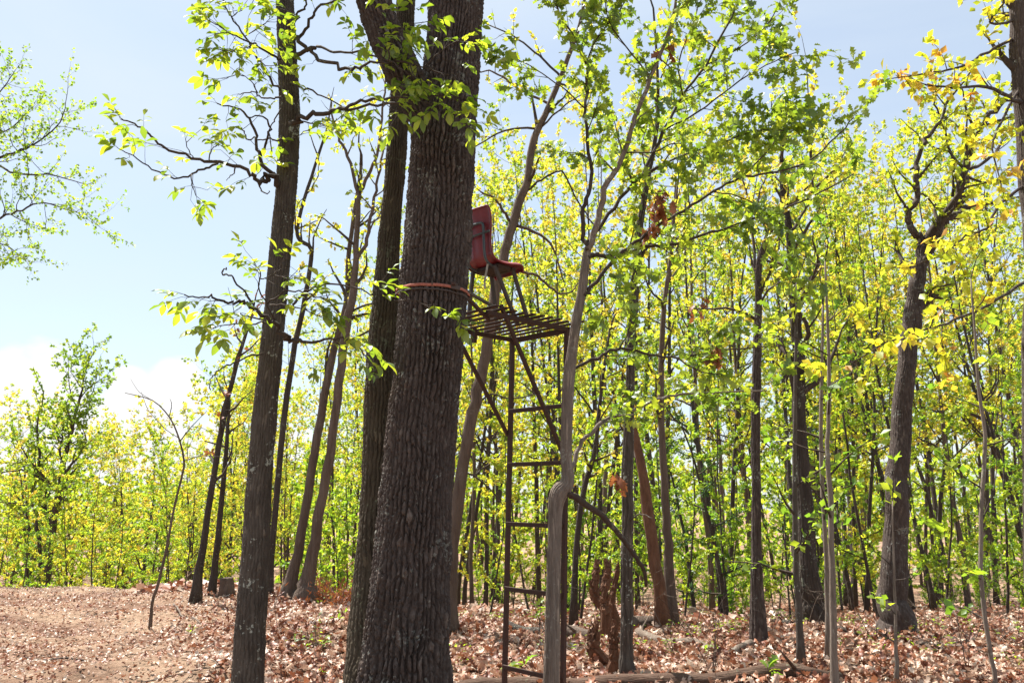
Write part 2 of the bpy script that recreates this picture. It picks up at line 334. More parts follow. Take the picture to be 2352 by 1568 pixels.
# ------------------------------------------------------------------ tree machinery
def rv(s=1.0): return Vector((R.gauss(0, s), R.gauss(0, s), R.gauss(0, s)))
class Tree:
    def __init__(s, leaf=.06, per=4, gap=.08, trop=.08, wob=.16, spread=1.0, droop=.2, tint=(0.2, .8), density=1.0, compound=False):
        s.parts = []; s.cur = MB(); s.L = [[], [], [], [], []]; s.leaf = leaf; s.per = per; s.gap = gap; s.trop = trop; s.wob = wob; s.spread = spread
        s.droop = droop; s.tint = tint; s.density = density; s.compound = compound
    def addleaf(s, p, d, n, size, tint):
        s.L[0].append(tuple(p)); s.L[1].append(tuple(d)); s.L[2].append(tuple(n)); s.L[3].append(size); s.L[4].append(tint)
    def spray(s, p, d):
        """leaves at one point of a twig"""
        if R.random() > s.density: return
        t = min(1, max(0, R.uniform(*s.tint)))
        if s.compound:                                  # five leaflets on a stalk
            d = (d + rv(.35)); d.z -= .15; d.normalize()
            Lr = s.leaf * R.uniform(.8, 1.5); tip = p + d * Lr; n = (Vector((0, 0, 1)) + rv(.25)).normalized()
            side = d.cross(n).normalized()
            s.cur.tube([p, p + d * Lr * .5 + Vector((0, 0, .004)), tip], [.0016, .0012, .0008], 3, caps=False)
            sz = s.leaf * R.uniform(.75, 1.25)
            for k, (q, sd_, sc) in enumerate(((1, 0, 1.15), (.92, 1, 1.0), (.92, -1, 1.0), (.55, 1, .72), (.55, -1, .72))):
                if R.random() < .06: continue
                b = p + d * Lr * q; dd = (d * (1 if sd_ == 0 else .45) + side * sd_ * .9 + rv(.12)); dd.z -= s.droop * R.uniform(.6, 2.4)
                s.addleaf(b, dd, n + rv(.22), sz * sc * R.uniform(.85, 1.1), t + R.uniform(-.15, .15))
        else:
            for k in range(s.per):
                dd = (d * .5 + rv(.7)); dd.z -= s.droop; dd.normalize()
                s.addleaf(p + rv(s.leaf * .25), dd, Vector((0, 0, 1)) * .6 + rv(.6), s.leaf * R.uniform(.6, 1.3), t + R.uniform(-.12, .12))
    def grow(s, p, d, Ln, r, lvl, bare=0.0):
        n = max(3, min(9, int(Ln / .16) if Ln < 1.4 else int(Ln / .35)))
        st = Ln / n; pts = [p.copy()]; dd = d.normalized()
        for i in range(n):
            dd = (dd + rv(s.wob) + Vector((0, 0, s.trop))).normalized()
            pts.append(pts[-1] + dd * st)
        rs = [r * (1 - .78 * i / n) for i in range(n + 1)]
        s.cur.tube(pts, rs, 6 if r > .03 else (4 if r > .012 else 3), caps=False)
        if lvl <= 0:
            k = max(2, int(Ln / s.gap))
            for i in range(k):
                t = (i + 1) / k * n; j = min(n - 1, int(t)); q = pts[j].lerp(pts[j + 1], t - j)
                if R.random() > bare: s.spray(q, (pts[j + 1] - pts[j]).normalized())
            return
        s.kids(pts, rs, lvl, Ln, bare)
    def kids(s, pts, rs, lvl, Ln, bare=0., t0=.22, num=None, ratio=.5, ang=.9, side=None):
        n = len(pts) - 1; num = num or max(3, int(3 + Ln * 2.2)); num = min(num, 14)
        ph = R.uniform(0, 6.28)
        for c in range(num):
            t = (t0 + (1 - t0) * (c + R.uniform(.2, .9)) / num) * n; j = min(n - 1, int(t)); q = pts[j].lerp(pts[j + 1], t - j)
            ax = (pts[j + 1] - pts[j]).normalized(); ph += 2.4 + R.uniform(-.5, .5)
            o = ax.orthogonal().normalized(); o = Matrix.Rotation(ph, 3, ax) @ o
            if side is not None: o = (o + side * .5).normalized()
            a = ang * R.uniform(.7, 1.25); dd = ax * math.cos(a) + o * math.sin(a) * s.spread
            rr = rs[j] * .55
            s.grow(q, dd, Ln * ratio * R.uniform(.6, 1.15) * (1 - .35 * t / n), rr, lvl - 1, bare)
        s.grow(pts[-1], (pts[-1] - pts[-2]).normalized(), Ln * ratio * .7, rs[-1], lvl - 1, bare)
    def flush(s, name, mat, parent, org):
        if s.cur.n:
            o = s.cur.build(name, mat, parent, True, org)
            if name in ('twigs', 'branches', 'upper_branches'): o['kind'] = 'stuff'
        s.cur = MB()
    def leaves(s, mat, parent, org, tmpl=T_SIMPLE, nobj=0, name='foliage'):
        if not s.L[0]: return
        pos, dr, nr, sz, tn = (np.array(a, float) for a in s.L)
        if nobj:
            d = pos[:, 1] * math.cos(TH) + (pos[:, 2] - EYE) * math.sin(TH)
            fx = pos[:, 0] / d * F + CX; up = (-pos[:, 1] * math.sin(TH) + (pos[:, 2] - EYE) * math.cos(TH)) / d * F
            vis = (fx > 0) & (fx < 2352) & (np.abs(up) < 784) & (d > 0)
            score = np.where(vis, sz / d, -1)
            order = np.argsort(-score)[:nobj]; keep = np.ones(len(pos), bool); keep[order] = False
            cache = unit_leaves('leaf', tmpl, mat)
            for i in order: leaf_object('leaf', tmpl, cache, pos[i], dr[i], nr[i], sz[i], parent, org)
            pos, dr, nr, sz, tn = pos[keep], dr[keep], nr[keep], sz[keep], tn[keep]
        if len(pos):
            o = link(name, foliage_mesh(name, tmpl, pos, dr, nr, sz, tn, mat, org), parent); o['kind'] = 'stuff'
def smooth(pts, sub=4):
    """Catmull-Rom through tuples of any length"""
    A = [np.array(p, float) for p in pts]; A = [2 * A[0] - A[1]] + A + [2 * A[-1] - A[-2]]; outp = []
    for i in range(1, len(A) - 2):
        for k in range(sub):
            t = k / sub; a, b, c, d = A[i - 1], A[i], A[i + 1], A[i + 2]
            outp.append(.5 * (2 * b + (c - a) * t + (2 * a - 5 * b + 4 * c - d) * t * t + (3 * b - a - 3 * c + d) * t ** 3))
    outp.append(A[-2]); return outp
def trace(px, Y0, Y1=None, w0=None, w1=None, sub=3, jit=0.0):
    """px: list of (x, y[, width]) seen along a limb at distance Y0..Y1"""
    Y1 = Y0 if Y1 is None else Y1; n = len(px)
    pts = [(a[0], a[1], (a[2] if len(a) > 2 else w0 + (w1 - w0) * i / (n - 1)), Y0 + (Y1 - Y0) * i / (n - 1)) for i, a in enumerate(px)]
    S = smooth(pts, sub); W = [P(a[0], a[1], a[3]) for a in S]; r = [max(.0012, rad(a[2], p)) for a, p in zip(S, W)]
    if jit:
        for i in range(1, len(W)): W[i] = W[i] + rv(jit * r[i])
    return W, r
def to_ground(W, r):
    """trunks are traced from the base up; sink the first ring in the ground"""
    d = (W[0] - W[1]).normalized(); z = g(W[0].x, W[0].y)
    if W[0].z > z - .05:
        k = (W[0].z - z + .08) / max(.2, -d.z) if d.z < 0 else 0
        W.insert(0, Vector((W[0].x + d.x * k, W[0].y, z - .08))); r.insert(0, r[0] * 1.12)
    return W, r

# bark with real plates and furrows
def h2(a, b, s): 
    v = np.sin(a * 127.1 + b * 311.7 + s * 74.7) * 43758.5453
    return v - np.floor(v)
def vnoise(a, b, s, per=None):
    ia, ib = np.floor(a), np.floor(b); fa, fb = a - ia, b - ib; fa = fa * fa * (3 - 2 * fa); fb = fb * fb * (3 - 2 * fb)
    w = (lambda q: np.mod(q, per)) if per else (lambda q: q)
    return (h2(w(ia), ib, s) * (1 - fa) + h2(w(ia + 1), ib, s) * fa) * (1 - fb) + (h2(w(ia), ib + 1, s) * (1 - fa) + h2(w(ia + 1), ib + 1, s) * fa) * fb
def bark_trunk(name, mat, parent, W, r, nu, dv, cw, ch, dep, org, seed=1., flare=0., flat=.0, twist=0., sm=.12):
    W = np.array([tuple(p) for p in W]); r = np.array(r)
    s = np.concatenate([[0], np.cumsum(np.linalg.norm(np.diff(W, axis=0), axis=1))])
    nv = max(8, int(s[-1] / dv)); t = np.linspace(0, s[-1], nv)
    # smooth resample
    C = np.stack([np.interp(t, s, W[:, i]) for i in range(3)], 1); rr = np.interp(t, s, r)
    kk = max(1, int(sm / dv)); ker = np.hanning(2 * kk + 1) if kk > 1 else np.ones(1); ker /= ker.sum(); pad = len(ker) // 2
    C = np.stack([np.convolve(np.pad(C[:, i], pad, mode='reflect', reflect_type='odd'), ker, 'valid') for i in range(3)], 1); rr = np.convolve(np.pad(rr, pad, mode='edge'), ker, 'valid')
    tg = np.gradient(C, axis=0); tg /= np.linalg.norm(tg, axis=1, keepdims=True)
    m = tg.mean(0); ref = np.array([0, 1., 0]) if abs(m[1]) < .8 else np.array([1., 0, 0])
    a = np.cross(tg, ref); a /= np.linalg.norm(a, axis=1, keepdims=True); b = np.cross(a, tg)
    u = np.arange(nu) / nu; U, T_ = np.meshgrid(u, t)
    nc = 2 * max(3, int(round(PI * rr.mean() / cw)))
    A = U * nc + twist * T_ * nc; B = T_ / ch
    A = A + .9 * (vnoise(U * nc * .5, B * .40, seed + 3, nc / 2) - .5) + .5 * (vnoise(B * .3, B * 0 + 1, seed) - .5) + .35 * (vnoise(U * nc, B * 1.7, seed + 6, nc) - .5)
    col = np.mod(np.floor(A), nc); fx = A - np.floor(A)
    fur = np.minimum(fx, 1 - fx)                                   # distance to the furrow beside this ridge
    wf = .14 + .22 * vnoise(A, B * .8, seed + 13)
    e1 = np.clip((fur - wf * .35) / .17, 0, 1); e1 = e1 * e1 * (3 - 2 * e1)
    Bc = B + h2(col, col * 0, seed + 9) * 7 + .25 * np.sin(fx * 5 + col); fy = Bc - np.floor(Bc)
    jc = .25 + .5 * h2(col, np.floor(Bc), seed + 5); e2 = np.clip(np.abs(fy - jc) * ch / .009 - .1, 0, 1); e2 = .42 + .58 * e2
    ID = h2(col, np.floor(Bc - jc), seed + 11)
    e = e1 * e2 * (.35 + .75 * vnoise(A * .5, B * .5, seed + 21)) * (.6 + .5 * vnoise(U * 4, T_ * 1.1, seed + 41, 4))
    fine = vnoise(U * nc * 4, T_ / ch * 7, seed + 2, nc * 4) - .5
    big = vnoise(U * 5, T_ * 1.6, seed + 4, 5) - .5
    D = dep * (e * (1.0 + .25 * ID) + .34 * fine + .2 * (vnoise(U * nc * 9, T_ / ch * 11, seed + 31, nc * 9) - .5)) + rr[:, None] * .10 * big - dep * .5
    if flare:
        zz = C[:, 2:3] - org[2]; lob = 1 + .5 * np.cos(U * 2 * PI * 5 + seed) * .5
        D = D + flare * rr[:, None] * np.exp(-np.maximum(zz, 0) / .45) * lob
    Rr = rr[:, None] + D
    V = C[:, None, :] + Rr[..., None] * (a[:, None] * np.cos(2 * PI * U)[..., None] + b[:, None] * np.sin(2 * PI * U)[..., None])
    i = np.arange(nv - 1)[:, None] * nu; j = np.arange(nu)[None]; j2 = (j + 1) % nu
    Fa = np.stack([i + j, i + j2, i + nu + j2, i + nu + j], -1).reshape(-1, 4)
    tint = np.clip(.25 + .5 * ID + .3 * (ID > .95) + .3 * fine, 0, 1)
    me = mesh_np(name, V.reshape(-1, 3) - np.array(tuple(org)), Fa.ravel(), np.full(len(Fa), 4), mat, True, tint.ravel())
    return link(name, me, parent)
# ================================================================== THE SETTING
def build_ground():
    ang = np.radians(np.linspace(-62, 62, 300)); rr = np.concatenate([np.linspace(.4, 5.5, 16), np.linspace(5.7, 18, 230), 18 * (450 / 18) ** (np.linspace(0, 1, 110)[1:])])
    A, Q = np.meshgrid(ang, rr); X = Q * np.sin(A); Y = Q * np.cos(A); Z = gz(X, Y)
    Z = Z + np.where(Q < 19, .012 * (vnoise(X * 9, Y * 9, 2.) - .5) + .012 * (vnoise(X * 23, Y * 23, 4.) - .5), 0)
    V = np.stack([X, Y, Z], -1).reshape(-1, 3); nu = len(ang); nv = len(rr)
    i = np.arange(nv - 1)[:, None] * nu; j = np.arange(nu - 1)[None]
    Fa = np.stack([i + j, i + j + 1, i + nu + j + 1, i + nu + j], -1).reshape(-1, 4)
    # the ground behind the camera
    b = len(V); far = 450.
    V2 = np.array([[-far, -60, -.2], [far, -60, -.2], [far, .4 * math.cos(1.08), -.2], [-far, .4 * math.cos(1.08), -.2]])
    o = link('ground', mesh_np('ground', V, Fa.ravel(), np.full(len(Fa), 4), M_GROUND)); o['kind'] = 'structure'
    return o
ground = build_ground()
mb = MB(); mb.add([(-90, -40, -.12), (90, -40, -.12), (90, 1.2, -.12), (-90, 1.2, -.12)], [(0, 1, 2, 3)])
o = mb.build('field', M_GROUND, None, False); o['kind'] = 'structure'

# fallen leaves ------------------------------------------------------
def litter():
    pos = []; 
    n = 66000
    az = NR.uniform(-.70, .72, n); Y = 5.6 + (15.5 - 5.6) * NR.uniform(0, 1, n) ** .9; X = az * Y
    bare = (1 - sstep((az + .46) / .2)) * (.65 + .35 * vnoise(X * 1.3, Y * 1.3, 5.))                          # bare soil with chips on the left
    keep = NR.uniform(0, 1, n) < (.93 - .38 * bare)
    X, Y, bare = X[keep], Y[keep], bare[keep]; n = len(X)
    size = NR.uniform(.045, .112, n) * (1 - .58 * bare)
    lift = NR.uniform(0, 1, n) ** 2 * .07 * (1 - .6 * bare) + .006
    Z = gz(X, Y) + lift
    pos = np.stack([X, Y, Z], 1)
    th = NR.uniform(0, 2 * PI, n); tilt = NR.normal(0, .6, n)
    dr = np.stack([np.cos(th), np.sin(th), tilt], 1)
    nr = np.stack([NR.normal(0, .7, n), NR.normal(0, .7, n), np.ones(n) * np.where(NR.uniform(0, 1, n) < .5, 1, -1)], 1)
    tn = np.clip(NR.beta(1.25, 1.1, n) + .12 * np.sin(X * 3) * np.sin(Y * 2.3) - .02 + bare * .12, 0, 1)
    order = np.argsort(Y); inview = np.abs(X / Y) < .63
    big = [i for i in order if inview[i] and size[i] > .088 and Y[i] > 6.75][:300]
    k2 = np.ones(n, bool); k2[big] = False
    caches = []
    for T in T_LIT:
        for q in (.2, .45, .62, .8, .95):
            caches.append(mesh_np('fallen_leaf', T[0], T[1].ravel(), np.full(len(T[1]), 3), M_LIT, True, np.full(len(T[0]), q)))
    for i in big:
        leaf_object('fallen_leaf', None, caches, pos[i] + np.array([0, 0, .015]), dr[i], nr[i], size[i] * 1.1, ground, (0, 0, 0))
    which = NR.randint(0, 6, n); Ws = []; Fs = []; Ts = []; c = 0
    for q, T in enumerate(T_LIT):
        m = k2 & (which == q)
        W, Fa, tt = place(T, pos[m], dr[m], nr[m], size[m], tn[m]); Ws.append(W); Fs.append(Fa + c); Ts.append(tt); c += len(W)
    W = np.concatenate(Ws); Fa = np.concatenate(Fs)
    o = link('leaf_litter', mesh_np('leaf_litter', W, Fa.ravel(), np.full(len(Fa), 3), M_LIT, True, np.concatenate(Ts))); o['kind'] = 'stuff'
    # farther down the slope
    n = 30000; az = NR.uniform(-.45, .75, n); Y = 15 + 30 * NR.uniform(0, 1, n) ** 1.4; X = az * Y
    pos = np.stack([X, Y, gz(X, Y) + .02], 1); th = NR.uniform(0, 2 * PI, n)
    dr = np.stack([np.cos(th), np.sin(th), NR.normal(0, .35, n)], 1); nr = np.stack([NR.normal(0, .5, n), NR.normal(0, .5, n), np.ones(n)], 1)
    o = link('far_leaf_litter', foliage_mesh('far_leaf_litter', T_SIMPLE, pos, dr, nr, NR.uniform(.14, .26, n), NR.beta(1.6, 1.6, n), M_LIT)); o['kind'] = 'stuff'
litter()
def twigs():
    m = MB()
    for i in range(420):
        az = R.uniform(-.66, .68); Y = R.uniform(6.3, 14.5); x = az * Y; a = R.uniform(0, 6.3); Ln = R.uniform(.12, .6) * (1 if az > -.35 else .6)
        pts = []; z0 = R.uniform(.01, .05)
        for k in range(5):
            a += R.uniform(-.3, .3); x += math.cos(a) * Ln / 5; Y += math.sin(a) * Ln / 5; pts.append((x, Y, g(x, Y) + z0 + .012 * k * R.random()))
        m.tube(pts, [R.uniform(.002, .006) * (1 - .12 * k) for k in range(5)], 4, caps=False)
    o = m.build('twig_litter', M_DW); o['kind'] = 'stuff'
twigs()

# ================================================================== NEAR TREES
def base_of(W): return Vector((W[0].x, W[0].y, g(W[0].x, W[0].y)))
def crown_above(t, top, r0, Ht, n, Lr, lvl=2):
    """limbs and leaves on the stem where it goes on above the picture"""
    p = top.copy(); pts = [p]; d = Vector((0, 0, 1))
    for i in range(8):
        d = (d + rv(.07) + Vector((0, 0, .1))).normalized(); pts.append(pts[-1] + d * Ht / 8)
    rs = [r0 * (1 - .85 * i / 8) for i in range(9)]
    t.cur.tube(pts, rs, 8, caps=False)
    t.kids(pts, rs, lvl, Lr, 0, .02, n, 1.0, .95)

# --- the big oak that carries the stand
BO_Y = 5.5
def big_oak():
    W, r = trace([(915, 1760, 218), (920, 1650, 200), (925, 1568, 186), (937, 1400, 172), (953, 1200, 160), (970, 1000, 155), (986, 800, 150), (1000, 600, 150), (1018, 300, 139), (1034, 180, 125), (1051, 0, 119), (1058, -120, 115)], BO_Y, BO_Y, sub=2)
    to_ground(W, r); b = base_of(W)
    root = thing('oak_tree', 'massive dark furrowed oak trunk with an orange strap round it, carrying the red seat stand', 'tree', b)
    bark_trunk('trunk', M_BARK, root, W, r, 440, .007, .033, .095, .034, b, 3., .34)
    Wl, rl = trace([(1010, 330, 60), (985, 275, 82), (950, 215, 84), (915, 145, 80), (882, 70, 78), (858, 0, 74), (840, -80, 70)], BO_Y + .02, BO_Y - .25, sub=2)
    bark_trunk('limb', M_BARK, root, Wl, rl, 200, .008, .031, .07, .030, b, 8.)
    t = Tree(leaf=.11, per=4, gap=.3, wob=.2, density=1.0, tint=(.1, .7))
    crown_above(t, W[-1], r[-1], 6.5, 11, 3.0); crown_above(t, Wl[-1], rl[-1], 5.5, 8, 2.6)
    t.flush('upper_branches', M_TB, root, b); t.leaves(M_OAK, root, b)
    return root, W, r
oak, OW, OR_ = big_oak()

def second_trunk():
    W, r = trace([(846, 1760, 125), (850, 1650, 112), (852, 1568, 112), (858, 1400, 100), (866, 1200, 82), (872, 1000, 76), (880, 800, 66), (891, 600, 50), (907, 400, 46), (916, 270, 44), (924, 130, 42), (932, 0, 40), (938, -100, 38)], 5.44, 6.6, sub=2)
    to_ground(W, r); b = base_of(W)
    root = thing('oak_tree', 'narrower brown trunk pressed against the back left of the massive oak', 'tree', b)
    bark_trunk('trunk', M_BARK2, root, W, r, 210, .009, .028, .07, .016, b, 5., .2)
    t = Tree(leaf=.11, per=4, gap=.3, wob=.2, tint=(.2, .8)); crown_above(t, W[-1], r[-1], 5.5, 9, 2.2)
    t.flush('upper_branches', M_TB, root, b); t.leaves(M_OAK, root, b)
second_trunk()

# --- the hickory on the left
def hickory():
    Yh = 5.8
    W, r = trace([(560, 1760, 84), (566, 1650, 76), (569, 1568, 70), (578, 1400, 65), (588, 1250, 61), (594, 1130, 57), (604, 1000, 55), (618, 850, 51), (628, 750, 50), (642, 600, 48), (650, 520, 47), (660, 400, 47), (666, 250, 46), (661, 150, 41), (655, 0, 38), (653, -120, 35)], Yh, Yh + .1, sub=2)
    to_ground(W, r); b = base_of(W)
    root = thing('hickory_tree', 'slim hickory trunk with pale lichen, its leafy boughs reaching left over open sky', 'tree', b)
    bark_trunk('trunk', M_HBARK, root, W, r, 160, .008, .022, .055, .012, b, 12., .12)
    t = Tree(leaf=.085, compound=True, gap=.2, wob=.3, trop=.05, droop=.28, tint=(.05, .95), density=.9)
    # (points, distances, widths, leafy?, spacing)
    B = [
     ([(645, 207), (616, 175), (591, 137), (561, 85), (531, 40), (513, 5), (505, -25)], 5.75, 5.5, 6, 2.2, 1),
     ([(645, 135), (626, 125), (586, 105), (548, 85), (523, 75), (496, 80)], 5.75, 5.3, 6, 2, 1),
     ([(645, 222), (628, 226), (596, 221), (588, 212), (566, 212), (548, 217)], 5.75, 5.5, 5, 2, 1),
     ([(592, 214), (576, 187), (548, 172), (520, 180)], 5.7, 5.4, 3.5, 1.6, 1),
     ([(640, 415), (632, 410), (612, 406), (595, 420), (582, 404), (565, 390), (500, 375), (440, 365), (375, 335), (340, 305), (310, 285), (280, 275)], 5.75, 5.2, 13, 3, .5),
     ([(500, 376), (475, 385), (440, 400), (400, 408), (350, 390), (305, 358), (275, 342)], 5.5, 5.0, 6, 2, .6),
     ([(445, 366), (430, 340), (425, 320)], 5.4, 5.2, 3, 1.6, 1), ([(480, 372), (485, 345), (500, 335)], 5.5, 5.3, 3, 1.6, 1),
     ([(440, 400), (440, 425), (450, 450)], 5.3, 5.2, 3, 1.6, 1),
     ([(540, 384), (533, 400), (520, 415)], 5.55, 5.5, 4, 1.6, 0), ([(597, 425), (602, 440), (617, 445), (619, 438)], 5.7, 5.6, 4, 2, 0),
     ([(632, 398), (605, 380), (595, 340), (580, 285), (550, 252), (497, 238)], 5.75, 5.5, 10, 3, .25),
     ([(600, 360), (612, 320), (622, 290), (602, 268), (570, 272)], 5.7, 5.5, 6, 3, 0), ([(590, 318), (566, 320), (560, 300), (548, 292)], 5.7, 5.4, 4, 2, 1),
     ([(650, 322), (620, 320), (590, 322)], 5.72, 5.6, 5, 3, 0), ([(645, 250), (630, 280), (618, 300), (624, 350)], 5.7, 5.55, 4, 2.5, 0),
     ([(665, 775), (654, 774), (634, 744), (604, 726), (584, 706), (557, 691), (532, 699), (507, 691), (484, 681), (459, 684), (425, 678)], 5.55, 5.0, 12, 3, .75),
     ([(584, 702), (552, 661), (529, 634), (514, 631), (512, 621), (520, 617)], 5.35, 5.1, 5, 3, 0),
     ([(604, 734), (559, 726), (527, 719), (500, 730)], 5.4, 5.1, 4, 2, 1), ([(610, 742), (562, 744), (522, 746), (490, 752)], 5.4, 5.0, 4, 1.6, 1),
     ([(634, 740), (612, 699), (594, 664), (598, 624), (580, 605)], 5.45, 5.1, 5, 2, 1), ([(612, 700), (650, 672), (690, 668), (735, 683), (760, 692)], 5.4, 5.1, 5, 2, 1),
     ([(598, 640), (630, 632), (665, 640)], 5.2, 5.0, 3, 2, 1.6), ([(620, 700), (655, 700), (700, 712), (740, 730)], 5.35, 5.1, 3.5, 2, 1.2),
     ([(660, 780), (672, 784), (709, 783), (747, 781), (790, 775), (830, 790)], 5.6, 5.2, 10, 3, .9), ([(790, 778), (825, 800), (845, 822)], 5.25, 5.2, 5, 3, .5),
     ([(672, 700), (697, 674), (722, 659), (777, 654), (822, 664), (862, 679)], 5.8, 5.7, 6, 3, .4),
     ([(605, 810), (552, 826), (522, 839), (497, 854), (484, 871), (482, 896)], 5.75, 5.4, 5, 2.5, 0),
     ([(668, 283), (686, 272), (716, 262), (766, 255), (791, 247), (841, 232), (891, 227), (978, 222), (1060, 222)], 5.7, 4.95, 13, 3, .35),
     ([(778, 251), (866, 242), (941, 234), (1000, 240), (1060, 262)], 5.45, 4.95, 7, 2.5, .6),
     ([(668, 185), (691, 200), (728, 215), (786, 245)], 5.75, 5.6, 6, 3, .3), ([(670, 135), (681, 130), (723, 110)], 5.72, 5.5, 12, 9, 0),
     ([(668, 80), (676, 85), (701, 107), (728, 125), (776, 157), (811, 160), (831, 150), (878, 142), (941, 147), (973, 155), (1030, 175)], 5.72, 4.95, 11, 3, .6),
     ([(728, 107), (766, 120), (828, 122), (891, 140), (940, 170)], 5.6, 5.0, 7, 2.5, .8), ([(686, 87), (711, 50), (728, 20), (778, 0), (820, -15)], 5.7, 5.4, 8, 4, .6),
     ([(665, 66), (673, 62), (683, 35), (703, 15), (701, -10)], 5.7, 5.5, 7, 4, .4), ([(672, 278), (686, 278), (741, 287), (766, 282), (783, 265)], 5.75, 5.5, 4, 2, 1),
     ([(672, 318), (683, 312), (716, 295), (741, 287)], 5.8, 5.7, 3, 1.5, .6), ([(891, 142), (900, 90), (930, 60), (990, 50)], 5.1, 4.9, 4, 2, 1.2), ([(973, 155), (1010, 120), (1050, 95), (1085, 100)], 5.0, 4.85, 3.5, 2, 1.2),
     ([(860, -10), (880, 40), (930, 75)], 5.0, 4.9, 3, 2, 1.6), ([(941, 147), (960, 190), (1000, 215), (1050, 230)], 5.0, 4.85, 3, 2, 1.3), ([(905, 690), (950, 690), (985, 705), (1020, 725), (1045, 735)], 5.15, 5.0, 3, 1.5, .7),
     ([(1040, 235), (1055, 255), (1062, 280)], 4.95, 4.9, 2, 1.2, 1.4), ([(880, 232), (905, 255), (925, 270)], 5.1, 5.05, 2, 1.4, 1.2), ([(655, 60), (690, 40), (640, 20)], 5.6, 5.4, 3, 2, .5),
     ([(561, 85), (600, 60), (625, 40)], 5.6, 5.3, 3, 1.5, 1.5), ([(531, 40), (560, 20), (590, 10)], 5.5, 5.3, 3, 1.5, 1.6), ([(591, 137), (610, 150), (640, 150)], 5.6, 5.4, 3, 1.5, 1),
     ([(523, 75), (500, 60), (478, 45)], 5.4, 5.2, 3, 1.5, 1.5), ([(586, 105), (560, 110), (530, 118), (500, 115)], 5.5, 5.3, 3, 1.5, 1.3)]
    for px, y0, y1, w0, w1, leafy in B:
        
        if w0 > 5: t.flush('twigs', M_TW, root, b)
        Wb, rb = trace(px, y0, y1, w0, w1, 4, .9); t.cur.tube(Wb, rb, 6 if w0 > 5 else 4)
        if leafy:
            n = len(Wb) - 1; Lb = sum((Wb[i + 1] - Wb[i]).length for i in range(n)); k = max(2, int(Lb / .085 * leafy))
            for c in range(k):
                u = (.3 + .7 * (c + R.random()) / k) * n if Lb > .5 else (.1 + .9 * (c + R.random()) / k) * n
                j = min(n - 1, int(u)); q = Wb[j].lerp(Wb[j + 1], u - j); ax = (Wb[j + 1] - Wb[j]).normalized()
                dd = (ax * .8 + rv(.6) + Vector((0, 0, .15))).normalized(); Ln = R.uniform(.05, .2)
                e = q + dd * Ln; mid = q.lerp(e, .5) + rv(.008); t.cur.tube([q, mid, e], [.0028, .0022, .0015], 3, caps=False)
                t.spray(e, dd)
                if R.random() < .35: t.spray(mid, (dd + rv(.6)).normalized())
            t.spray(Wb[-1], (Wb[-1] - Wb[-2]).normalized()); t.spray(Wb[-1], (Wb[-1] - Wb[-2]).normalized())
        if w0 > 5: t.flush('branch', M_TW, root, b)
    t.flush('twigs', M_TW, root, b); t.leaves(M_HICK, root, b, T_HICK, 300)
    t = Tree(leaf=.12, per=4, gap=.3, tint=(.2, .8)); crown_above(t, W[-1], r[-1], 4.5, 8, 1.8); t.flush('upper_branches', M_TW, root, b)
    t.leaves(M_HICK, root, b, T_SIMPLE, 0, 'upper_foliage')
hickory()

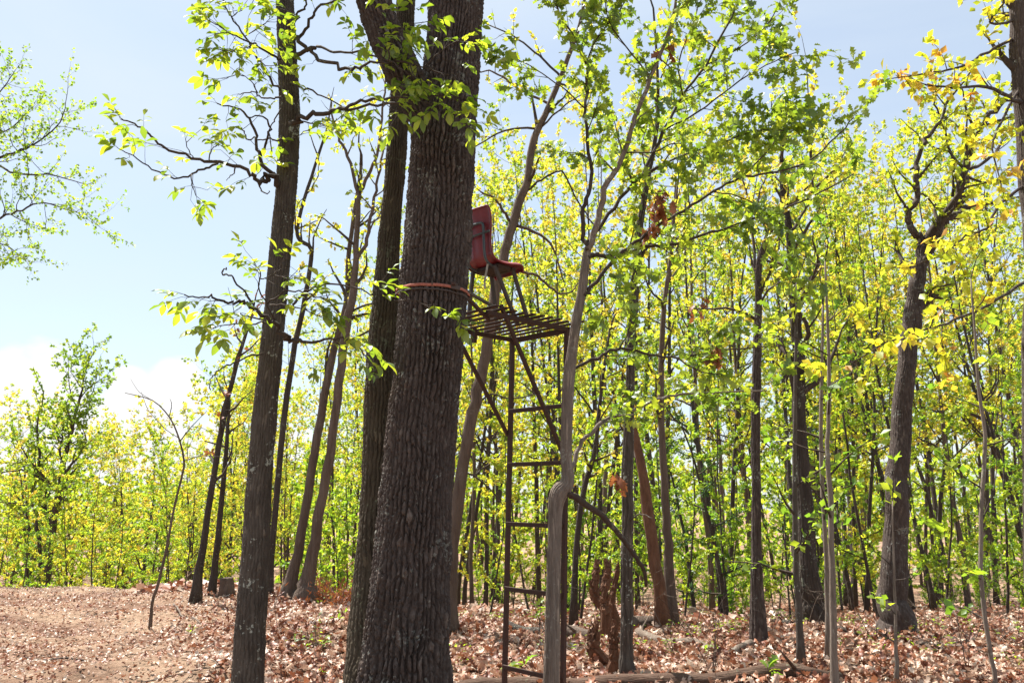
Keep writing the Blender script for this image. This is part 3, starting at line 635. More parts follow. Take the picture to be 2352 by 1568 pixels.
# --- the crooked white oak sapling before the ladder
def dead_clumps(root, b):
    D = Tree(leaf=.12)
    for px, py, Y, n in ((1505, 480, 6.1, 16), (1522, 440, 6.1, 8), (1495, 520, 6.1, 8), (1642, 800, 6.3, 12), (1420, 1098, 6.4, 9), (1600, 700, 6.3, 6), (1518, 120, 5.8, 5)):
        c = P(px, py, Y)
        for i in range(n):
            q = c + rv(.035); d = rv(.5); d.z -= 1.0; D.addleaf(q, d, rv(1), R.uniform(.09, .15), R.random())
    c = unit_leaves('dead_leaf', T_OAK, M_DEAD, 3)
    for a in zip(*D.L[:4]): leaf_object('dead_leaf', T_OAK, c, a[0], a[1], a[2], a[3], root, b)
def crooked():
    Ys = 6.02
    W, r = trace([(1262, 1760, 42), (1264, 1640, 39), (1266, 1568, 36), (1270, 1400, 33), (1274, 1250, 31), (1275, 1180, 32), (1278, 1150, 36), (1286, 1128, 40), (1300, 1114, 35), (1305, 1088, 28), (1300, 1045, 25), (1303, 950, 26), (1306, 880, 27), (1315, 800, 23), (1327, 720, 21), (1338, 660, 20), (1345, 600, 18), (1350, 570, 16)], Ys, Ys, sub=3)
    to_ground(W, r); b = base_of(W)
    root = thing('white_oak_sapling', 'crooked grey sapling with a swollen elbow and wide lobed-leaf crown before the ladder', 'tree', b)
    bark_trunk('trunk', M_GBARK, root, W, r, 100, .008, .016, .10, .006, b, 21., .1, sm=.03)
    t = Tree(leaf=.10, per=7, gap=.10, wob=.22, trop=.06, droop=.35, tint=(.0, .85), density=.92)
    B = [
     ([(1349, 575), (1339, 525), (1344, 465), (1359, 415), (1349, 325), (1344, 250), (1349, 200), (1346, 150), (1320, 90), (1284, 30), (1270, -30)], 6.0, 5.7, 11, 3, .7),
     ([(1349, 572), (1374, 500), (1399, 415), (1434, 350), (1469, 250), (1494, 175), (1534, 75), (1554, 0), (1565, -60)], 6.0, 5.6, 16, 5, .7),
     ([(1352, 555), (1362, 540), (1409, 475), (1474, 400), (1524, 300), (1568, 220), (1620, 150), (1680, 40), (1700, -20)], 6.0, 6.4, 10, 4, .8),
     ([(1350, 592), (1362, 588), (1383, 584), (1424, 584), (1477, 568), (1540, 562), (1602, 543), (1668, 524), (1760, 490), (1860, 455), (1960, 400)], 6.0, 6.6, 11, 3, .5),
     ([(1343, 680), (1352, 668), (1393, 618), (1430, 577), (1468, 549), (1511, 518), (1568, 485), (1640, 440), (1700, 410), (1760, 400), (1850, 375), (1920, 315), (1960, 270)], 6.0, 6.3, 10, 3, .7),
     ([(1302, 862), (1310, 850), (1337, 837), (1383, 815), (1424, 799), (1493, 815), (1555, 821), (1602, 815), (1680, 802), (1760, 796)], 6.0, 6.5, 9, 3, .35),
     ([(1308, 1080), (1316, 1069), (1334, 1024), (1364, 984), (1399, 961), (1459, 939), (1509, 916), (1568, 904), (1650, 900), (1760, 896)], 6.0, 6.6, 12, 3, .3),
     ([(1300, 1130), (1314, 1136), (1349, 1159), (1384, 1184), (1424, 1229), (1454, 1269), (1479, 1309), (1484, 1345)], 6.0, 6.7, 18, 8, 0),
     ([(1424, 799), (1440, 770), (1450, 740)], 6.2, 6.1, 4, 2, .6), ([(1555, 821), (1600, 850), (1660, 860)], 6.3, 6.3, 4, 2, .8),
     ([(1474, 400), (1560, 360), (1650, 330), (1740, 300), (1800, 300)], 6.1, 5.9, 5, 2, 1), ([(1524, 300), (1600, 260), (1680, 200), (1760, 150), (1830, 120)], 6.2, 5.9, 5, 2, 1),
     ([(1494, 175), (1440, 110), (1400, 50), (1390, -10)], 5.8, 5.5, 4.5, 2, 1), ([(1344, 250), (1290, 200), (1230, 160), (1180, 130)], 5.85, 5.6, 4, 2, .7),
     ([(1346, 150), (1370, 90), (1420, 30), (1440, -10)], 5.8, 5.6, 4, 2, 1), ([(1568, 220), (1560, 140), (1590, 60), (1610, 0)], 6.2, 6.0, 4, 2, 1), ([(1700, 410), (1760, 350), (1800, 300), (1840, 250)], 6.2, 6.0, 4, 2, 1),
     ([(1620, 150), (1700, 110), (1760, 60), (1790, 10)], 6.3, 6.1, 4, 2, 1.1), ([(1434, 350), (1500, 350), (1560, 330), (1640, 380)], 5.9, 5.8, 4, 2, .7), ([(1640, 440), (1720, 460), (1800, 520)], 6.3, 6.2, 4, 2, .9),
     ([(1760, 490), (1800, 560), (1850, 600)], 6.5, 6.4, 3, 1.5, .8), ([(1343, 720), (1390, 690), (1420, 660), (1400, 720)], 6.0, 5.9, 3, 1.5, .9)]
    for px, y0, y1, w0, w1, leafy in B:
        
        if w0 > 7: t.flush('twigs', M_TW, root, b)
        Wb, rb = trace(px, y0, y1, w0, w1, 4, .5 if w0 < 18 else .12); t.cur.tube(Wb, rb, 9 if w0 > 7 else 4)
        n = len(Wb) - 1; Lb = sum((Wb[i + 1] - Wb[i]).length for i in range(n))
        if leafy:
            for c in range(int(Lb / .16 * leafy + 2)):
                u = (.28 + .72 * (c + R.random()) / (Lb / .16 * leafy + 2)) * n; j = min(n - 1, int(u)); q = Wb[j].lerp(Wb[j + 1], u - j); ax = (Wb[j + 1] - Wb[j]).normalized()
                dd = (ax * .9 + rv(.55)).normalized(); t.grow(q, dd, R.uniform(.2, .55), rb[j] * .4 + .001, 0)
        if w0 > 7: t.flush('branch', M_GBARK if 11 < w0 < 18 else M_TW, root, b)
    dead_clumps(root, b)
    t.flush('twigs', M_TW, root, b); t.leaves(M_OAK, root, b, T_OAK, 300)
crooked()
# ================================================================== THE LADDER STAND AND ITS SEAT
U = Vector((.72, .69, 0)).normalized(); Vv = Vector((-.69, .72, 0)).normalized()
ZP = EYE + 1.35
A = P(1177, 776, 6.98); A.z = ZP; B = A - Vv * .655
def stand():
    b = Vector((A.x - .05, A.y, g(A.x, A.y)))
    root = thing('ladder_stand', 'rusty brown steel ladder stand with slatted platform leaning on the massive oak', 'hunting stand', b)
    def bar(name, a, c, w_=.034, h_=.034, mat=M_RUST, up=Vector((0, 0, 1))):
        m = MB(); m.box(a - b, c - b, w_, h_, up); return bevel(m.build(name, mat, root, False), .003)
    fl = Vector((-.07, .0, 0))
    La = A + Vector((0, 0, -.02)); Lb = Vector((A.x - .07, A.y, g(A.x, A.y) - .05))
    Ra = B + Vector((0, 0, -.02)); Rb = Vector((B.x - .07, B.y, g(B.x, B.y) - .05))
    bar('rail', La, Lb, .036, .036, up=U); bar('rail', Ra, Rb, .036, .036, up=U)
    def onrail(T0, T1, py):
        best = None
        for i in range(401):
            p = T0.lerp(T1, i / 400); f = (p.z - EYE); q = -p.y * math.sin(TH) + f * math.cos(TH); d = p.y * math.cos(TH) + f * math.sin(TH)
            yy = CY - q / d * F
            if best is None or abs(yy - py) < best[0]: best = (abs(yy - py), p)
        return best[1]
    for py in (945, 1066, 1202, 1350, 1530):
        a = onrail(La, Lb, py); t = (La.z - a.z) / (La.z - Lb.z); c = Ra.lerp(Rb, (Ra.z - a.z) / (Ra.z - Rb.z))
        bar('rung', a + U * -.024, c + U * -.024, .016, .036)
    # side beams of the platform and its slats
    Lr = .98
    bar('side_beam', A + Vector((0, 0, -.018)) + U * .03, A - U * (Lr - .25) + Vector((0, 0, -.014)), .03, .036)
    bar('side_beam', B + Vector((0, 0, -.018)) + U * .03, B - U * (Lr - .08) + Vector((0, 0, -.014)), .03, .036)
    bar('cross_beam', A + Vv * .02 + Vector((0, 0, -.02)) + U * .02, B - Vv * .02 + Vector((0, 0, -.02)) + U * .02, .03, .045)
    n = 10
    for i in range(n):
        q = U * (-.0 - i * .098); over = (.2 if i == 0 else .095) + .02 * R.random()
        a = A + q + Vv * (.03 if i < 6 else -.02) + Vector((0, 0, .02)); c = B + q - Vv * over + Vector((0, 0, .02 + R.uniform(-.006, .006)))
        bar('slat', a, c, .036, .013)
    # braces
    a = onrail(La, Lb, 1000); c = A - U * .66 + Vector((0, 0, -.1)); bar('brace', a + Vv * .03, P(1062, 795, 6.4) , .026, .03, up=U)
    a = onrail(Ra, Rb, 1040); bar('brace', a - U * .035, P(1150, 700, 5.98), .026, .03, up=U)
    bar('stub_post', P(1092, 755, 6.45), P(1089, 787, 6.45), .034, .03, up=U)
    # arms from the strap to the platform
    bar('arm', P(1040, 650, 5.27), P(1122, 733, 6.05), .028, .022, M_RUST); bar('arm', P(1070, 668, 5.62), P(1136, 706, 6.35), .022, .022, M_RUSTD)
    # rope hanging beside the ladder
    m = MB(); W, r = trace([(1243, 1060), (1247, 1120), (1251, 1180), (1254, 1260), (1256, 1340)], 6.3, 6.3, 2.2, 2.2, 4, 1.5); m.tube([p - b for p in W], r, 5)
    m.build('cord', M_RUSTD, root)
stand()

def strap():
    z = P(1000, 652, BO_Y - .27).z; b = Vector((0, 0, 0))
    # centre of the trunk at that height
    k = min(range(len(OW)), key=lambda i: abs(OW[i].z - z)); c = OW[k]; rr = OR_[k] + .026
    def band(name, z0, z1, w_, mat, tiltx, a0=0, a1=2 * PI, off=0.):
        n = 90; V = []; Fq = []
        for i in range(n + 1):
            a = a0 + (a1 - a0) * i / n; wob = .004 * math.sin(9 * a) + .003 * math.sin(17 * a)
            for (q, dz) in ((rr + off + wob, -w_ / 2), (rr + off + wob + .003, -w_ / 2), (rr + off + wob + .003, w_ / 2), (rr + off + wob, w_ / 2)):
                V.append((math.cos(a) * q, math.sin(a) * q, z0 + dz + tiltx * math.cos(a) + (z1 - z0) * (.5 - .5 * math.sin(a))))
        for i in range(n):
            for j in range(4): Fq.append((i * 4 + j, i * 4 + (j + 1) % 4, i * 4 + 4 + (j + 1) % 4, i * 4 + 4 + j))
        m = MB(); m.add(V, Fq); return m.build(name, mat, None, True)
    root = thing('tie_strap', 'faded orange webbing strap cinched round the massive oak below the red seat', 'strap', (c.x, c.y, z))
    o = band('webbing', 0, 0, .020, M_STRAP, -.006); o.parent = root
    o = band('cord', -.05, -.03, .010, M_RUSTD, -.012, PI, 2 * PI, .004); o.parent = root
    m = MB(); m.box((rr * .62 - .03, -rr * .80, 0), (rr * .62 + .05, -rr * .76, -.012), .02, .03); bevel(m.build('buckle', M_RUSTD, root, False))
strap()

def chair():
    SC = Vector((-.118, 6.36, ZP + .475)) - U * .05; b = Vector((SC.x, SC.y, ZP + .03))
    root = thing('seat', 'dark red moulded plastic school chair on slanted steel legs on the slatted platform', 'chair', b)
    fr = lambda u, v, h: Vector(SC) - b + U * (u * .76) + Vv * v + Vector((0, 0, h))
    prof = [(.235, -.045, .185), (.225, -.015, .20), (.19, .004, .208), (.12, .0, .21), (.02, -.012, .212), (-.08, -.014, .21), (-.15, .0, .20), (-.19, .028, .185), (-.212, .075, .172), (-.222, .14, .170), (-.232, .21, .182), (-.245, .29, .196), (-.262, .375, .198), (-.275, .42, .186), (-.282, .437, .16)]
    S = smooth(prof, 3); nw = 16; th = .009
    V = []; 
    for side in (0, 1):
        for i, s_ in enumerate(S):
            a = S[max(0, i - 1)]; c = S[min(len(S) - 1, i + 1)]; tx, tz = c[0] - a[0], c[1] - a[1]; l = math.hypot(tx, tz); nx, nz = -tz / l, tx / l   # towards the sitter... or away
            for j in range(nw + 1):
                q = j / nw * 2 - 1; curl = .022 * q * q * (1 if i > 12 else .5); edge = .018 * max(0, abs(q) - .86) / .14
                off = (curl if s_[1] > .05 else .012 * q * q) - edge + (th if side else 0)
                # dish: sides come forward on the back, up on the seat
                V.append(tuple(fr(s_[0] + (off if s_[1] > .05 else 0), q * s_[2] * .88, s_[1] + (off if s_[1] <= .05 else 0))))
    n = len(S); Fq = []; st = n * (nw + 1)
    for sd_ in (0, 1):
        for i in range(n - 1):
            for j in range(nw):
                o_ = sd_ * st; f = (o_ + i * (nw + 1) + j, o_ + i * (nw + 1) + j + 1, o_ + (i + 1) * (nw + 1) + j + 1, o_ + (i + 1) * (nw + 1) + j); Fq.append(f if sd_ else f[::-1])
    for i in range(n - 1):
        for j in (0, nw): Fq.append((i * (nw + 1) + j, (i + 1) * (nw + 1) + j, st + (i + 1) * (nw + 1) + j, st + i * (nw + 1) + j))
    for j in range(nw):
        for i in (0, n - 1): Fq.append((i * (nw + 1) + j, i * (nw + 1) + j + 1, st + i * (nw + 1) + j + 1, st + i * (nw + 1) + j))
    m = MB(); m.add(V, Fq); m.build('shell', M_RED, root)
    # rim rolled round the shell
    m = MB(); rim = [V[i * (nw + 1)] for i in range(n)] + [V[(n - 1) * (nw + 1) + j] for j in range(nw + 1)] + [V[i * (nw + 1) + nw] for i in range(n - 1, -1, -1)] + [V[j] for j in range(nw, -1, -1)]
    m.tube(rim, .0085, 7, caps=False); m.build('rim', M_RED, root)
    # tube frame behind the back and under the seat
    for v in (.105, -.105):
        m = MB(); pts = [fr(.17, v, -.03), fr(.0, v, -.04), fr(-.15, v, -.035), fr(-.225, v, -.005), fr(-.252, v, .06), fr(-.262, v, .16), fr(-.272, v, .27), fr(-.280, v * .8, .30), fr(-.282, 0, .305)]
        m.tube([Vector(p) for p in smooth(pts, 4)], .011, 8); m.build('frame_tube', M_TUBE, root)
    m = MB(); m.tube([fr(-.272, .18, .215), fr(-.272, 0, .212), fr(-.268, -.175, .215)], .0095, 8); m.build('back_bar', M_TUBE, root)
    m = MB(); m.box(fr(-.02, .15, -.035), fr(-.02, -.15, -.035), .14, .03); m.box(fr(.12, .15, -.035), fr(.12, -.15, -.035), .04, .025); bevel(m.build('seat_bracket', M_BLACK, root, False), .003)
    for (u0, v0, u1, v1, z1) in ((.13, -.13, .36, -.15, -.49), (.13, .13, .30, .19, -.47), (-.14, -.13, .12, -.19, -.50), (-.14, .13, -.17, .16, -.47)):
        m = MB(); m.box(fr(u0, v0, -.04), fr(u1, v1, z1 + .0), .030, .024, Vv); bevel(m.build('leg', M_RUSTD, root, False), .003)
    m = MB(); W = [P(1120, 606, 6.0), P(1117, 625, 6.0), P(1113, 645, 6.0), P(1114, 662, 6.0)]
    S2 = [p - b for p in W]
    for i in range(3): m.box(S2[i], S2[i + 1] + (S2[i + 1] - S2[i]) * .04, .016, .004, Vector((0, 1, 0)))
    m.build('loose_webbing', M_WEB, root, False)
chair()

# ================================================================== TRACED TREES FURTHER BACK
def traced_tree(name, label, px, Y0, Y1=None, bark=M_TB, leafm=M_YG, leaf=.06, t0=.4, num=14, Lk=.22, lvl=2, per=5, gap=.12, dens=.85, tint=(.2, .9), limbs=(), cat='tree', detail=False, bare=0., ang=.9, upto=0, tmpl=T_SIMPLE, seed=0, nobj=0):
    W, r = trace(px, Y0, Y1, sub=3, jit=.12); to_ground(W, r); b = base_of(W); H = W[-1].z - b.z
    root = thing(name, label, cat, b)
    if detail: bark_trunk('trunk', bark, root, W, r, 84, .016, .03, .11, .012, b, 3. + seed, .15)
    else:
        m = MB(); m.tube(W, [q * (1 + .5 * math.exp(-max(0, (p.z - b.z)) / .25)) for p, q in zip(W, r)], 12, rough=.05); m.build('trunk', bark, root, True, b)
    t = Tree(leaf=leaf * 1.5, per=per, gap=gap * .8, wob=.2, trop=.07, tint=tint, density=dens)
    for lm in limbs:
        if lm[1] > 6: t.flush('branches', M_TW, root, b)
        Wb, rb = trace(lm[0], Y0 if len(lm) < 5 else lm[4], Y0 + (R.uniform(-.6, .6)) if len(lm) < 6 else lm[5], lm[1], lm[2], 4, .5); t.cur.tube(Wb, rb, 8 if lm[1] > 9 else 5)
        Lb = sum((Wb[i + 1] - Wb[i]).length for i in range(len(Wb) - 1))
        if lm[3]: t.kids(Wb, rb, min(lvl, 1) if lm[3] < 2 else 2, Lb, bare, .25, int(3 + Lb * 3 * lm[3]), .32, ang)
        if lm[1] > 6: t.flush('limb', bark, root, b)
    if num: t.kids(W, r, lvl, H * Lk if Lk < .3 else Lk, bare, t0, num, 1.0, ang)
    if upto:
        crown_above(t, W[-1], r[-1], upto, int(upto * 1.6), upto * .45, lvl)
    t.flush('branches', M_TW, root, b); t.leaves(leafm, root, b, tmpl, nobj)
    return root

traced_tree('oak_tree', 'tall grey oak forking into two crooked bare limbs right of centre, thick dark lower trunk',
    [(2062, 1436, 72), (2056, 1384, 60), (2055, 1234, 50), (2061, 1100, 47), (2068, 1009, 44), (2083, 834, 38), (2093, 750, 42), (2104, 660, 34), (2115, 610, 32), (2128, 562, 30)], 10.5, bark=M_BARK, leafm=M_OR, num=4, t0=.7, Lk=1.3, tint=(0, .5), detail=True, leaf=.06,
    limbs=[([(2124, 570), (2118, 555), (2093, 525), (2085, 480), (2108, 460), (2103, 390), (2113, 350), (2133, 310), (2158, 280), (2180, 230)], 19, 6, 1.1),
           ([(2126, 568), (2143, 550), (2168, 510), (2208, 465), (2213, 415), (2223, 365), (2238, 320), (2258, 285), (2298, 240), (2338, 200)], 26, 8, 1.1),
           ([(2188, 452), (2190, 375), (2168, 300), (2148, 240), (2150, 205)], 7, 3, .6), ([(2228, 388), (2258, 375), (2288, 345), (2318, 300), (2350, 260)], 9, 4, 1),
           ([(2211, 480), (2235, 484), (2263, 490), (2260, 450)], 8, 4, .5), ([(2112, 680), (2123, 675), (2153, 657), (2183, 655)], 9, 4, .4), ([(2103, 440), (2125, 450), (2150, 475), (2188, 480)], 5, 3, .5)])
traced_tree('oak_tree', 'grey trunk cut by the right edge of the photo, with orange-yellow spring leaves',
    [(2392, 1760, 62), (2388, 1500, 52), (2374, 1200, 44), (2370, 900, 40), (2376, 600, 40), (2356, 300, 38), (2342, 120, 36), (2332, -60, 34)], 8.6, bark=M_BARK, leafm=M_OR, num=6, t0=.75, Lk=1.3, tint=(.1, 1), detail=True, leaf=.07, upto=3.5, seed=4,
    limbs=[([(2352, 240), (2330, 228), (2268, 200), (2208, 202), (2143, 197)], 11, 4, 1.0, 8.6, 8.2), ([(2338, 85), (2268, 120), (2208, 155), (2143, 165), (2068, 178)], 8, 3, 1.2, 8.6, 8.2), ([(2330, 45), (2300, 55), (2273, 47), (2303, 10), (2310, -30)], 7, 3, 1.2, 8.6, 8.1),
           ([(2355, 425), (2293, 470), (2268, 525), (2218, 540), (2168, 585), (2120, 600)], 8, 3, 1.0, 8.6, 8.0), ([(2358, 645), (2268, 700), (2193, 735), (2118, 760), (2040, 785), (1960, 830)], 8, 3, .8, 8.6, 7.8), ([(2345, 200), (2300, 280), (2280, 340), (2300, 420)], 7, 3, 1.3, 8.6, 8.0)])
traced_tree('oak_tree', 'curving grey tree behind the red seat, its limbs arching both ways against the sky',
    [(1030, 1420, 36), (1034, 1330, 32), (1040, 1259, 30), (1064, 1064, 28), (1084, 949, 27), (1104, 874, 26), (1119, 784, 24), (1134, 700, 24), (1154, 600, 22), (1171, 540, 22), (1194, 460, 20), (1211, 415, 19), (1219, 350, 17), (1234, 300, 16), (1259, 250, 14), (1284, 185, 12), (1314, 110, 10), (1334, 50, 8), (1345, -20, 7)], 10.6, bark=M_RB, leafm=M_YG, num=8, t0=.6, Lk=1.0, lvl=1, gap=.14, dens=.8, leaf=.055, upto=3,
    limbs=[([(1171, 508), (1154, 480), (1134, 455), (1104, 442)], 8, 4, .5), ([(1184, 517), (1234, 535), (1264, 560), (1284, 610), (1300, 660)], 8, 3, .7), ([(1212, 437), (1244, 415), (1289, 395), (1329, 465), (1359, 510)], 6, 3, .6), ([(1192, 622), (1234, 635), (1269, 665), (1304, 675), (1334, 645)], 8, 3, .6),
           ([(1230, 296), (1159, 300), (1094, 335)], 6, 3, .9), ([(1270, 240), (1209, 215), (1144, 170), (1104, 165)], 7, 3, .9), ([(1290, 180), (1240, 130), (1190, 90), (1130, 60)], 6, 3, 1), ([(1240, 295), (1300, 240), (1360, 210)], 5, 2, .9), ([(1090, 930), (1130, 905), (1170, 915), (1230, 905)], 5, 3, .5), ([(1060, 1080), (1100, 1100), (1150, 1150)], 5, 3, .6)])
traced_tree('oak_tree', 'straight dark trunk rooted beside the bent grey log, branching high right of the sapling',
    [(1742, 1437, 34), (1738, 1300, 24), (1735, 1100, 20), (1736, 950, 20), (1739, 850, 19), (1741, 700, 16), (1746, 600, 14), (1765, 540, 13), (1790, 485, 12), (1822, 465, 9), (1868, 435, 6)], 9.8, num=10, t0=.45, Lk=1.2, lvl=1, gap=.14, leaf=.055, limbs=[([(1741, 640), (1728, 525), (1715, 450), (1700, 380)], 8, 4, 1), ([(1765, 540), (1740, 470), (1760, 400)], 7, 3, 1), ([(1740, 700), (1770, 660), (1815, 640)], 6, 3, .8)], detail=True, bark=M_BARK, seed=2, upto=2)
traced_tree('lichened_tree', 'dark slender trunk blotched with pale lichen beside the rotten snags',
    [(1440, 1535, 36), (1438, 1500, 28), (1440, 1400, 28), (1438, 1300, 27), (1440, 1150, 25), (1441, 1000, 24), (1447, 900, 21), (1449, 800, 19), (1452, 700, 18), (1460, 640, 17), (1465, 600, 17), (1470, 520, 15), (1478, 470, 13), (1490, 400, 11), (1500, 350, 10), (1512, 270, 8)], 7.7, num=8, t0=.55, Lk=.9, lvl=1, gap=.14, leaf=.06, detail=True, bark=M_HBARK, seed=7, upto=2.5, limbs=[([(1442, 1200), (1470, 1180), (1500, 1190)], 4, 2, 0), ([(1440, 1110), (1415, 1130), (1400, 1160)], 4, 2, 0)])
traced_tree('oak_tree', 'thick almost black trunk with flared foot, in the wood left of the forked grey oak',
    [(1868, 1402, 62), (1862, 1350, 48), (1850, 1200, 38), (1838, 1050, 32), (1835, 900, 28), (1832, 800, 25), (1824, 680, 20), (1815, 560, 17), (1800, 450, 13), (1795, 360, 8)], 12.2, num=14, t0=.4, Lk=1.5, lvl=2, gap=.2, detail=True, bark=M_TB, seed=9)
traced_tree('leaning_dead_tree', 'leaning reddish dead trunk with bare broken top, right of the rotten snags',
    [(1518, 1388, 28), (1505, 1300, 27), (1490, 1180, 27), (1475, 1080, 22), (1455, 980, 17), (1438, 920, 12), (1428, 895, 6)], 11.6, num=0, bark=M_ROT, limbs=[([(1480, 1100), (1462, 1060), (1455, 1030)], 6, 3, 0), ([(1460, 1000), (1430, 985), (1418, 950)], 5, 3, 0)])
traced_tree('oak_tree', 'straight brown trunk standing close behind the leaning dead tree',
    [(1540, 1375, 26), (1535, 1250, 21), (1528, 1150, 19), (1520, 1000, 16), (1518, 880, 14), (1525, 700, 11), (1540, 600, 10), (1550, 480, 7), (1560, 400, 4)], 12, bark=M_RB, num=14, t0=.4, Lk=1.3, lvl=1, gap=.13)
traced_tree('oak_tree', 'slim dark trunk leaning right just behind the sapling elbow',
    [(1319, 1368, 16), (1322, 1270, 13), (1333, 1167, 13), (1347, 1098, 13), (1364, 1046, 11), (1376, 950, 9), (1385, 860, 7), (1400, 760, 5)], 12.3, num=10, t0=.4, Lk=1.1, lvl=1, gap=.13)
traced_tree('oak_tree', 'left of two reddish-brown trunks rising together from the ridge behind the hickory',
    [(665, 1361, 34), (672, 1320, 26), (690, 1234, 22), (715, 1084, 20), (735, 959, 19), (765, 809, 17), (795, 700, 13), (800, 600, 11), (812, 500, 9), (830, 380, 6)], 12.8, bark=M_RB, num=9, t0=.5, Lk=1.2, lvl=1, gap=.15, dens=.7)
traced_tree('oak_tree', 'right and thicker of two reddish-brown trunks on the ridge, forking high into the sky',
    [(703, 1364, 42), (709, 1320, 32), (725, 1234, 25), (750, 1084, 22), (768, 959, 20), (784, 840, 20), (796, 749, 20), (809, 687, 19), (816, 611, 15), (819, 549, 13), (821, 500, 12), (826, 440, 10)], 12.6, bark=M_RB, num=8, t0=.55, Lk=1.1, lvl=1, gap=.15, dens=.7,
    limbs=[([(824, 445), (804, 375), (784, 325), (770, 290), (760, 250)], 9, 4, .8), ([(826, 440), (849, 390), (869, 340), (879, 250), (885, 180)], 9, 4, .8), ([(816, 600), (844, 550), (854, 480), (866, 425), (879, 350)], 10, 5, .8), ([(800, 720), (840, 700), (870, 695)], 6, 4, .5)])
traced_tree('dead_leaved_tree', 'thin dark leaning tree left of the hickory hung with rusty dead leaves',
    [(452, 1351, 20), (465, 1259, 16), (485, 1134, 14), (505, 1009, 13), (525, 909, 11), (550, 814, 9), (575, 735, 6)], 12.9, bark=M_TB, leafm=M_DEAD, num=9, t0=.35, Lk=.9, lvl=1, gap=.2, dens=.4, per=3, leaf=.075, tmpl=T_OAK, nobj=200)
traced_tree('dead_tree', 'thin dark bare trunk just right of the tree with rusty dead leaves', [(487, 1352, 15), (500, 1234, 13), (515, 1084, 11), (523, 984, 8), (528, 920, 5)], 13.4, num=6, t0=.4, Lk=.8, lvl=1, dens=.5, gap=.2)
traced_tree('oak_tree', 'thin grey kinked trunk glimpsed between the hickory and the two reddish trunks',
    [(618, 1350, 16), (632, 1180, 14), (652, 960, 14), (672, 820, 13), (690, 740, 12), (706, 650, 11), (716, 575, 10), (690, 553, 9), (682, 525, 8), (700, 455, 8), (722, 385, 7), (750, 300, 5)], 13.3, num=12, t0=.4, Lk=1.1, lvl=1, gap=.15, dens=.7)
traced_tree('bare_sapling', 'thin bare dead sapling with split reddish stem alone on the leaf-strewn ridge',
    [(347, 1412, 6), (350, 1385, 6), (365, 1334, 6.5), (382, 1259, 6), (400, 1164, 5), (420, 1084, 5), (422, 1054, 4.5), (412, 1009, 4), (390, 959, 3), (350, 919, 2.5), (287, 902, 1.5)], 10.4, bark=M_RB, num=0,
    limbs=[([(414, 1012), (440, 979), (475, 944)], 3, 1.2, 0), ([(388, 957), (394, 930), (390, 915)], 2.5, 1, 0), ([(410, 1005), (380, 985), (340, 940), (325, 900)], 2, 1, 0), ([(422, 1058), (465, 1046), (520, 1050)], 2.5, 1, 0), ([(440, 979), (470, 985), (490, 1000)], 1.6, .8, 0), ([(352, 920), (320, 900), (300, 870)], 1.5, .8, 0)])
# saplings in the right foreground
SAP = [('slim brown sapling standing nearest the camera in front of the wood right of centre', [(1920, 1640, 17), (1918, 1568, 16), (1915, 1450, 15), (1910, 1250, 13), (1908, 1150, 12), (1900, 1050, 10), (1903, 950, 9), (1905, 850, 8), (1900, 720, 6), (1895, 600, 4)], 6.9, M_GBARK, 9),
       ('thin sapling stem close behind the slim brown foreground sapling', [(1902, 1450, 12), (1898, 1300, 11), (1893, 1200, 10), (1885, 1000, 9), (1888, 850, 7), (1890, 700, 5)], 8.6, M_GBARK, 8),
       ('thin dark sapling in front of the thick almost black trunk', [(1838, 1478, 16), (1834, 1384, 14), (1828, 1284, 13), (1826, 1184, 12), (1825, 1034, 10), (1828, 800, 7), (1830, 650, 5)], 8.5, M_HBARK, 10),
       ('wavy thin sapling rooted at the lower right corner', [(2293, 1640, 9), (2287, 1568, 9), (2273, 1484, 9), (2258, 1384, 10), (2253, 1284, 9), (2256, 1134, 9), (2262, 1000, 8), (2248, 900, 7), (2240, 780, 5), (2230, 640, 3)], 6.9, M_GBARK, 9),
       ('short whip-thin sapling before the foot of the forked grey oak', [(2060, 1532, 8), (2058, 1484, 7), (2056, 1384, 6), (2052, 1250, 4), (2050, 1150, 3)], 7.6, M_GBARK, 6)]
for lab, px, Y, bm, n in SAP:
    traced_tree('sapling', lab, px, Y, bark=bm, leafm=M_GR, num=n, t0=.3, Lk=.75, lvl=1, gap=.16, dens=.5, leaf=.06, tint=(.2, .9), ang=1.15)
# left: oak in the valley and the tree reaching in at the top left
traced_tree('oak_tree', 'dark-limbed oak standing tallest on the far left beyond the bare ridge',
    [(100, 1365, 24), (104, 1349, 22), (118, 1219, 17), (135, 1134, 14), (147, 1059, 11), (165, 984, 8), (180, 925, 6), (190, 890, 3)], 46, leaf=.14, per=9, num=14, t0=.3, Lk=4.4, lvl=2, gap=.4, dens=.9, leafm=M_YG, tint=(.1, .6), ang=.75,
    limbs=[([(117, 1209), (90, 1169), (40, 1156), (-10, 1154)], 7, 3, .3), ([(130, 1129), (100, 1099), (50, 1079), (10, 1085)], 6, 3, .3), ([(94, 1349), (88, 1209), (75, 1134), (90, 1059), (85, 984), (95, 930)], 10, 3, .35), ([(135, 1130), (170, 1080), (215, 1040)], 5, 2, .4), ([(60, 1340), (66, 1250), (60, 1180), (30, 1120)], 7, 3, .3)])
